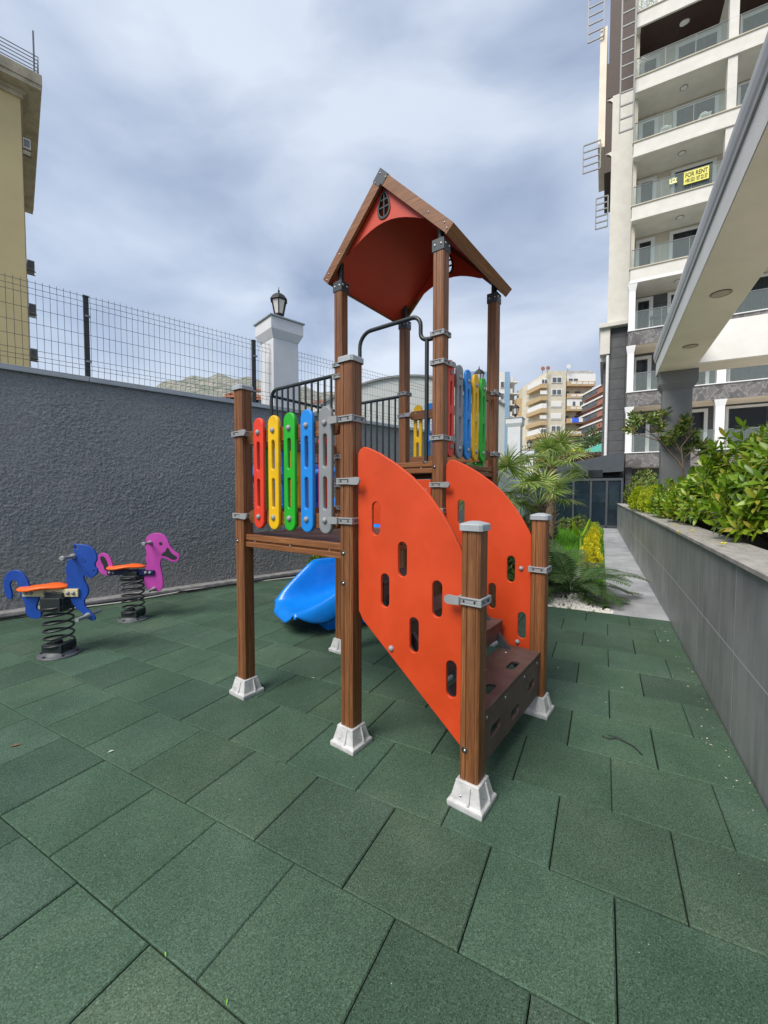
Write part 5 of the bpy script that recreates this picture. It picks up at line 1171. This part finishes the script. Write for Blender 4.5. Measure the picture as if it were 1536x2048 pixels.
def shrub(name,label,cat,c,rad,nsh,L,W,m,fr='uv',leaves=7,group=None,simple=False,stem=True,up=.55,ph=1.0,core=True,seed=1,zmin=-.15,jit=.18):
    rs=np.random.RandomState(seed); base=(c[0],c[1],c[2]); t=thing(name,label,cat,base,fr,group=group); g=MB(); tips=[]
    ph_=rs.uniform(0,6,4)
    for i in range(nsh):
        u=rs.uniform(-1,1); a=rs.uniform(0,2*PI); zz=max(zmin,rs.uniform(-.25,1)); r_=math.sqrt(max(0,1-zz*zz))
        k=(.68+.32*rs.rand()**.5) if rs.rand()>.25 else rs.uniform(.35,.7)
        k*=1+jit*(sin(3*a+ph_[0])*.6+sin(5*a+ph_[1]+zz*4)*.5)
        dirn=Vector((r_*cos(a),r_*sin(a),zz)); p=Vector((base[0]+rad[0]*dirn.x*k,base[1]+rad[1]*dirn.y*k,base[2]+rad[2]*(.32+.68*dirn.z*k)))
        ax=(Vector((dirn.x,dirn.y,dirn.z*.6+up))+Vector(rs.uniform(-.35,.35,3))).normalized(); tips.append(p)
        for j in range(leaves):
            an=j*2.4+rs.uniform(0,.5); sx,nn,f=rot_from(ax,0); sp_=.35+.75*(j/leaves)
            d=(f*(1.15-sp_)+ (sx*cos(an)+nn*sin(an))*sp_).normalized()
            # roll so that leaf upper side faces the axis
            s2,n2,f2=rot_from(d,0); roll=math.atan2(-(f.dot(s2)),f.dot(n2)) if True else 0
            sz=rs.uniform(.7,1.15); add_leaf(g,p-f*L*.25*(j/leaves)*2,d,roll,L*sz,W*sz,rs.uniform(.1,.4),.22,simple)
    g.build('foliage',m,t)
    if stem:
        g=MB()
        for i in range(0,nsh,max(1,nsh//30)):
            p=tips[i]; b=Vector((base[0]+(p.x-base[0])*.15,base[1]+(p.y-base[1])*.15,base[2])); mid=(b+p)/2+Vector(rs.uniform(-.04,.04,3)); g.tube([b,mid,p],[.012,.009,.004],5,cap=False)
        g.build('stem',BARK,t)
    return t
# planter hedge, near to far
PZ=1.14
GH='bushes growing in the tiled planter'
shrub('broad_leaf_bush','large glossy green broad leaved bush at the right edge, nearest in the planter','bush',(3.72,4.15,PZ),(.55,.75,.98),640,.135,.044,LBIG,leaves=9,group=GH,seed=3)
shrub('broad_leaf_bush','glossy broad leaved bush standing highest in the planter, behind the nearest one','bush',(3.95,5.5,PZ),(.70,.85,1.28),640,.135,.044,LBIG,leaves=9,group=GH,seed=4)
shrub('broad_leaf_bush','broad leaved bush with reddish tips in the middle of the planter','bush',(3.55,6.7,PZ),(.50,.9,.82),520,.12,.04,LBIG,leaves=9,group=GH,seed=5)
shrub('broad_leaf_bush','lower broad leaved bush in front of the grey column','bush',(3.45,8.4,PZ),(.45,1.1,.72),520,.11,.036,LBIG,leaves=8,group=GH,seed=6)
shrub('golden_bush','bright yellow green small leaved bush at the far end of the planter','bush',(3.22,11.6,PZ),(.42,1.9,.70),900,.07,.04,LYEL,leaves=8,group=GH,simple=True,seed=7,jit=.2)
shrub('golden_bush','olive green bush behind the yellow green one at the planter end','bush',(3.35,15.0,PZ),(.5,1.6,1.25),420,.11,.05,LTREE,leaves=8,group=GH,simple=True,seed=8)
shrub('broad_leaf_bush','green bush filling the planter right of the grey column','bush',(5.1,7.6,PZ),(.9,1.5,1.0),440,.12,.042,LBIG,leaves=8,group=GH,seed=16)
# small tree in the planter before the column
def branchy(name,label,cat,c,h,fr,m,nleaf,L,W,seed,spread=.9,fork=.45,group=None,r0=.03):
    rs=np.random.RandomState(seed); t=thing(name,label,cat,c,fr,group=group); gt,gl=MB(),MB(); tips=[]
    def rec(p,d,ln,r,lv):
        pts=[p]; q=p
        for i in range(3): q=q+d*(ln/3)+Vector(rs.uniform(-.04,.04,3))*ln; pts.append(q)
        gt.tube(pts,[r,r*.9,r*.8,r*.68],6,cap=False)
        if lv>0:
            for k in range(3 if lv>1 else 3):
                a=rs.uniform(0,2*PI); nd=(d+Vector((cos(a),sin(a),rs.uniform(-.1,.35)))*spread).normalized(); rec(pts[-1 if k else 2],nd,ln*rs.uniform(.6,.85),r*.62,lv-1)
        else: tips.append((pts[-1],d)); tips.append((pts[2],d)); 
    rec(Vector(c),Vector((0,0,1)),h*fork,r0,3)
    for p,d in tips:
        for j in range(nleaf):
            an=j*2.4; sx,nn,f=rot_from(d,0); dd=(f*.5+(sx*cos(an)+nn*sin(an))*.9+Vector((0,0,-.1))).normalized(); add_leaf(gl,p+Vector(rs.uniform(-.04,.04,3)),dd,rs.uniform(0,6),L*rs.uniform(.7,1.1),W,.3,.2)
    gt.build('trunk',BARK,t); gl.build('crown',m,t); return t
branchy('small_tree','thin small tree with olive leaves in front of the grey column','tree',(3.55,8.9,PZ),2.35,'uv',LTREE,24,.135,.038,14,spread=.86,fork=.40)
# garden left of the path
def fan_leaf(g,gs,base,tip,size,rs,nseg=34,m=None):
    base=Vector(base);tip=Vector(tip); mid=(base+tip)/2+Vector((0,0,.10)); gs.tube([base,mid,tip],[.014,.010,.007],5,cap=False)
    d=(tip-base).normalized(); d=(d+Vector((0,0,-.25))).normalized(); sx,nn,f=rot_from(d,rs.uniform(-.3,.3))
    if nn.z<0: nn=-nn
    for i in range(nseg):
        a=R(-128+256*i/(nseg-1)); dr=(f*cos(a)+sx*sin(a)); L=size*(1-.25*abs(a)/2.2)*rs.uniform(.9,1.08)
        w0=size*.045; per=(f*-sin(a)+sx*cos(a)); dp=rs.uniform(.1,.34)
        c=[tip+dr*(L*t)-Vector((0,0,1))*(L*dp*t**2.4)+nn*(.05*size*(1 if i%2 else 0)*min(1,t*3)) for t in (0,.35,.62,.85,1)]
        ws=[w0*.35,w0*1.15,w0*.8,w0*.42,0.002]
        vs=[];fs=[]
        for c_,w_ in zip(c,ws): vs+= [c_-per*w_/1.0*.55,c_+per*w_*.55]
        for k in range(4): fs.append((2*k,2*k+1,2*k+3,2*k+2))
        g.add(vs,fs,True)
def fan_palm(c,h,n,size,label,seed,spread=1.0,elev=(-.3,1.3)):
    rs=np.random.RandomState(seed); t=thing('fan_palm',label,'palm tree',c,'w',group='fan palms in the garden')
    g=MB(); pts=[]; rr=[]
    for i in range(12): pts.append((c[0],c[1],c[2]+h*i/11)); rr.append(.10+.035*(i%2)+.03*(i/11))
    g.tube(pts,rr,10); 
    for i in range(40):
        a=rs.uniform(0,6.28); z=c[2]+h*rs.uniform(.2,1); g.bar((c[0]+.1*cos(a),c[1]+.1*sin(a),z),(c[0]+.24*cos(a),c[1]+.24*sin(a),z+.12),.03,.012)
    g.build('trunk',BARK,t)
    g=MB();gs=MB()
    for i in range(n):
        a=i*2.4+rs.uniform(-.3,.3); el=elev[0]+(elev[1]-elev[0])*((i+.5)/n); L=size*spread*rs.uniform(.9,1.15)
        d=Vector((cos(a)*cos(el),sin(a)*cos(el),sin(el))); b=Vector((c[0],c[1],c[2]+h)); fan_leaf(g,gs,b,b+d*L,size*rs.uniform(.75,1.0),rs)
    gs.build('leaf_stalk',LPALM,t); g.build('crown',LPALM,t); return t
fan_palm((2.0,7.5,0),1.62,14,.62,'fan palm with drooping fronds right behind the tower posts',21,1.0)
fan_palm((3.05,8.1,0),1.42,9,.60,'low fan palm with wide pale fronds above the stair post',22,.8,elev=(.15,1.3))
fan_palm((4.95,12.2,0),2.45,14,.78,'taller yellowish fan palm in front of the cream flats',23,.9,elev=(-.2,1.45))
def feather_palm(c,n,L0,label,seed):
    rs=np.random.RandomState(seed); t=thing('feather_palm',label,'palm',c,'w'); g=MB();gs=MB()
    for i in range(n):
        a=i*2.4+rs.uniform(-.2,.2); el=R(rs.uniform(28,75)) if i>n//5 else R(rs.uniform(8,25)); L=L0*rs.uniform(.8,1.1); pts=[]; p=Vector(c)+Vector((.04*cos(a),.04*sin(a),.08)); d=Vector((cos(a)*cos(el),sin(a)*cos(el),sin(el))); m_=16
        for k in range(m_):
            pts.append(p.copy()); p=p+d*(L/m_); d=(d+Vector((0,0,-.085))).normalized()
            if p.z<.05:p.z=.05
        gs.tube(pts,[.008*(1-.8*k/m_)+.001 for k in range(m_)],4,cap=False)
        for k in range(2,m_-1):
            for q in (0,.55):
                pp=pts[k].lerp(pts[k+1],q); dd=(pts[k+1]-pts[k]).normalized(); sd_=dd.cross(Vector((0,0,1))).normalized(); ll=L*.30*math.sin(PI*min(.95,(k+1)/m_*.85+.12))
                for s in (-1,1):
                    di=(sd_*s*.9+dd*.75+Vector((0,0,.25))).normalized(); e=pp+di*ll+Vector((0,0,-.25*ll)); mid=pp+di*ll*.5; w_=.012
                    g.add([pp-dd*w_*.6,pp+dd*w_*.6,mid+dd*w_,mid-dd*w_,e],[(0,1,2,3),(3,2,4)],True)
    gs.build('leaf_stalk',LPDK,t); g.build('crown',LPDK,t)
feather_palm((3.02,6.6,0),26,1.15,'low dark feather palm arching over the white pebbles and path',31)
feather_palm((2.45,6.7,0),12,.8,'smaller feather palm behind the stair post at right',32)
def G2(px,py): p=gp(px,py); return p
def wshrub(px,py,Y,rad,n,L,W,m,label,name='garden_shrub',seed=1,simple=True,leaves=7,**k):
    X_,_=at_y(px,py,Y); return shrub(name,label,'shrub',(X_,Y,0),rad,n,L,W,m,fr='w',leaves=leaves,simple=simple,seed=seed,group='shrubs in the garden',**k)
wshrub(1048,1060,7.3,(.45,.4,.95),260,.09,.045,LDK,'dark green shrub seen beyond the right orange board',seed=41)
wshrub(1066,1060,8.4,(.42,.42,.9),260,.08,.04,LDK,'dark shrub below the low fan palm',seed=42)
wshrub(1092,1100,8.2,(.32,.32,.55),200,.06,.035,LTREE,'olive shrub at the near end of the lawn',seed=43)
wshrub(1000,1000,8.8,(.7,.5,1.35),300,.09,.05,LDK,'tall dark shrub behind the tower posts',seed=44)
wshrub(1100,1085,7.6,(.28,.28,.40),170,.06,.035,LDK,'low dark shrub right behind the rear stair post',seed=45)
wshrub(900,1100,8.4,(.9,.5,1.0),260,.09,.05,LTREE,'green shrub seen through the stair boards',seed=46)
wshrub(640,1105,8.6,(.3,.25,.35),90,.09,.05,LBIG,'small green plant growing at the wall behind the slide',seed=47)
# golden hedge beside the path
for i in range(7):
    v=9.4+i*1.45; shrub('golden_hedge_plant',['nearest golden yellow hedge plant beside the path','second golden hedge plant beside the path','third golden hedge plant beside the path','fourth golden hedge plant beside the path','fifth golden hedge plant beside the path','sixth golden hedge plant, paler green, beside the path','farthest golden hedge plant beside the path'][i],'hedge plant',(1.93-.012*i,v,0),(.2,.85,.44+.01*i),260,.06,.024,LYW if i<5 else LYEL,leaves=7,group='golden hedge plants along the path',simple=True,seed=50+i,stem=True,jit=.32,up=1.2)
wshrub(1075,1010,15,(.8,.6,.9),260,.12,.06,LDK,'dark shrub at the far end of the lawn, left',seed=61)
wshrub(1150,1015,18,(.7,.5,.7),160,.1,.05,LTREE,'rounded olive shrub at the end of the lawn',seed=62)
# banana plant
bn=thing('banana_plant','young banana plant with two broad pale leaves beyond the fan palms','plant',(5.1,10.6,0),'w')
g=MB(); rs=np.random.RandomState(9)
for a,L,el in ((.4,.5,.55),(2.4,.5,.7),(3.6,.45,.5),(5.3,.5,.65)):
    add_leaf(g,Vector((5.1,10.6,.55)),Vector((cos(a)*cos(el),sin(a)*cos(el),sin(el))),PI,L,.16,.5,.3)
g.build('leaf',LBIG,bn); g=MB(); g.tube([(5.1,10.6,0),(5.1,10.6,.6)],[.04,.025],8); g.build('stem',LPALM,bn)
# far trees and thatch
def far_tree(px,py_top,Y,r,label,m,seed,n=420,L=.35):
    X_,Zt=at_y(px,py_top,Y); c=(X_,Y,0); t=thing('far_tree',label,'tree',c,'w',group='trees below the far flats'); rs=np.random.RandomState(seed); g=MB()
    for i in range(n*3):
        a=rs.uniform(0,6.28); zz=rs.uniform(-1,1); k=rs.uniform(.6,1)*(1+.2*sin(3*a+seed)+.15*sin(7*a+zz*5)); q=math.sqrt(1-zz*zz)
        p=Vector((X_+r*q*cos(a)*k,Y+r*q*sin(a)*k,Zt-r*.9+r*.9*zz*k)); add_leaf(g,p,Vector(rs.uniform(-1,1,3)),rs.uniform(0,6),L*1.3,L*.7,.2,.2,True)
    g.build('crown',m,t); g=MB(); g.tube([(X_,Y,0),(X_+.1,Y,Zt-r)],[r*.12,r*.08],7); g.build('trunk',BARK,t)
far_tree(1078,886,62,3.2,'dark bushy tree at the foot of the cream flats, left',LTREE,71)
far_tree(1125,892,58,3.0,'rounded green tree below the cream flats balconies',LTREE,72)
far_tree(1148,893,56,2.6,'second rounded tree below the cream flats',LYEL,73,300)
far_tree(1188,866,66,3.0,'grey green tree beside the grey building corner',LDK,74)
far_tree(1206,850,70,3.0,'grey green tree partly behind the grey building corner',LDK,75)
far_tree(1100,905,40,1.8,'low bushy tree just above the pavilion roof',LTREE,76,260)
s_=40/F_PX; th=thing('thatch_roof','brown brushwood strip above the pavilion roof','roof',((1155-768)*s_,40,3),'w')
g=MB(); rs=np.random.RandomState(3); x0,x1=(1118-768)*s_,(1212-768)*s_
for i in range(900):
    x=rs.uniform(x0,x1); z=CAM_H+(989-rs.uniform(906,925))*s_; y=40+rs.uniform(-.4,.6); d=Vector(rs.uniform(-1,1,3))*.45; g.bar((x,y,z),(x+d.x,y+d.y*.3,z+d.z*.5),.05,.03)
g.build('brushwood',pm('dry_twigs',(.16,.10,.075),.9,var=.5,scale=4),th)
g=MB(); g.box(x0,x1,40.1,40.5,-.05,CAM_H+(989-914)*s_); g.build('shed_wall',pm('shed_wall',(.2,.17,.15),.9),th)
# grass and pebbles
rs=np.random.RandomState(12); g=MB()
for i in range(15000):
    v=5.7+ (rs.rand()**1.5)*14; u=rs.uniform(-.8,2.2)
    if v<7.0 and u>1.2: continue
    h=rs.uniform(.05,.13)*(1+v*.05); a=rs.uniform(0,6.28); w_=.006+.0007*v; dx,dy=cos(a),sin(a); lx,ly=rs.uniform(-.04,.04,2)
    g.add([(u-dx*w_,v-dy*w_,-.03),(u+dx*w_,v+dy*w_,-.03),(u+lx,v+ly,h)],[(0,1,2)])
o=g.build('grass',GRS,fr='uv'); tag(o,'bright green lawn grass left of the golden hedge','grass',kind='stuff')
g=MB()
for i in range(900):
    u=rs.uniform(.6,2.32); v=5.57+rs.rand()**1.6*1.1; r=rs.uniform(.010,.024)
    if u>2.2 and v>5.8: continue
    a=rs.uniform(0,3.14); z=r*.35; n=6; vs=[(u,v,z+r*.55)]
    for k in range(n): b=2*PI*k/n; x,y=r*1.3*cos(b),r*.8*sin(b)*rs.uniform(.8,1.1); vs.append((u+x*cos(a)-y*sin(a),v+x*sin(a)+y*cos(a),z))
    for k in range(n): b=2*PI*k/n; x,y=r*1.0*cos(b),r*.6*sin(b); vs.append((u+x*cos(a)-y*sin(a),v+x*sin(a)+y*cos(a),-.03))
    g.add(vs,[(0,1+k,1+(k+1)%n) for k in range(n)]+[(1+k,7+k,7+(k+1)%n,1+(k+1)%n) for k in range(n)],True)
o=g.build('pebbles',PEB,fr='uv'); tag(o,'white pebbles strewn at the edge of the rubber tiles','pebbles',kind='stuff')
# tiny yellow flowers on the planter coping
for i,(px,py) in enumerate(((1351,1053),(1384,1065),(1357,1068),(1446,1092))):
    d=ray(px,py); k=(1.217-CAM_H)/d.z; c=Vector((d.x*k,d.y*k,1.217)); g=MB()
    for q in range(5): a=q*1.256; g.add([(0,0,.012),(.024*cos(a-.4),.024*sin(a-.4),.03),(.034*cos(a),.034*sin(a),.028),(.024*cos(a+.4),.024*sin(a+.4),.03)],[(0,1,2,3)])
    g.lathe([(.002,-.002),(.002,.012)],(0,0,0),5); o=g.build('yellow_flower',pm('petal%d'%i if False else 'petal',(.85,.75,.05),.6) if i==0 else MAT['petal'],None); o.location=c
    tag(o,['small yellow flower on the coping, second from far','small yellow flower on the coping before the dangling leaves','small yellow flower at the coping rim, farthest','largest yellow flower on the coping nearest the right edge'][i],'flower',group='yellow flowers on the planter coping')
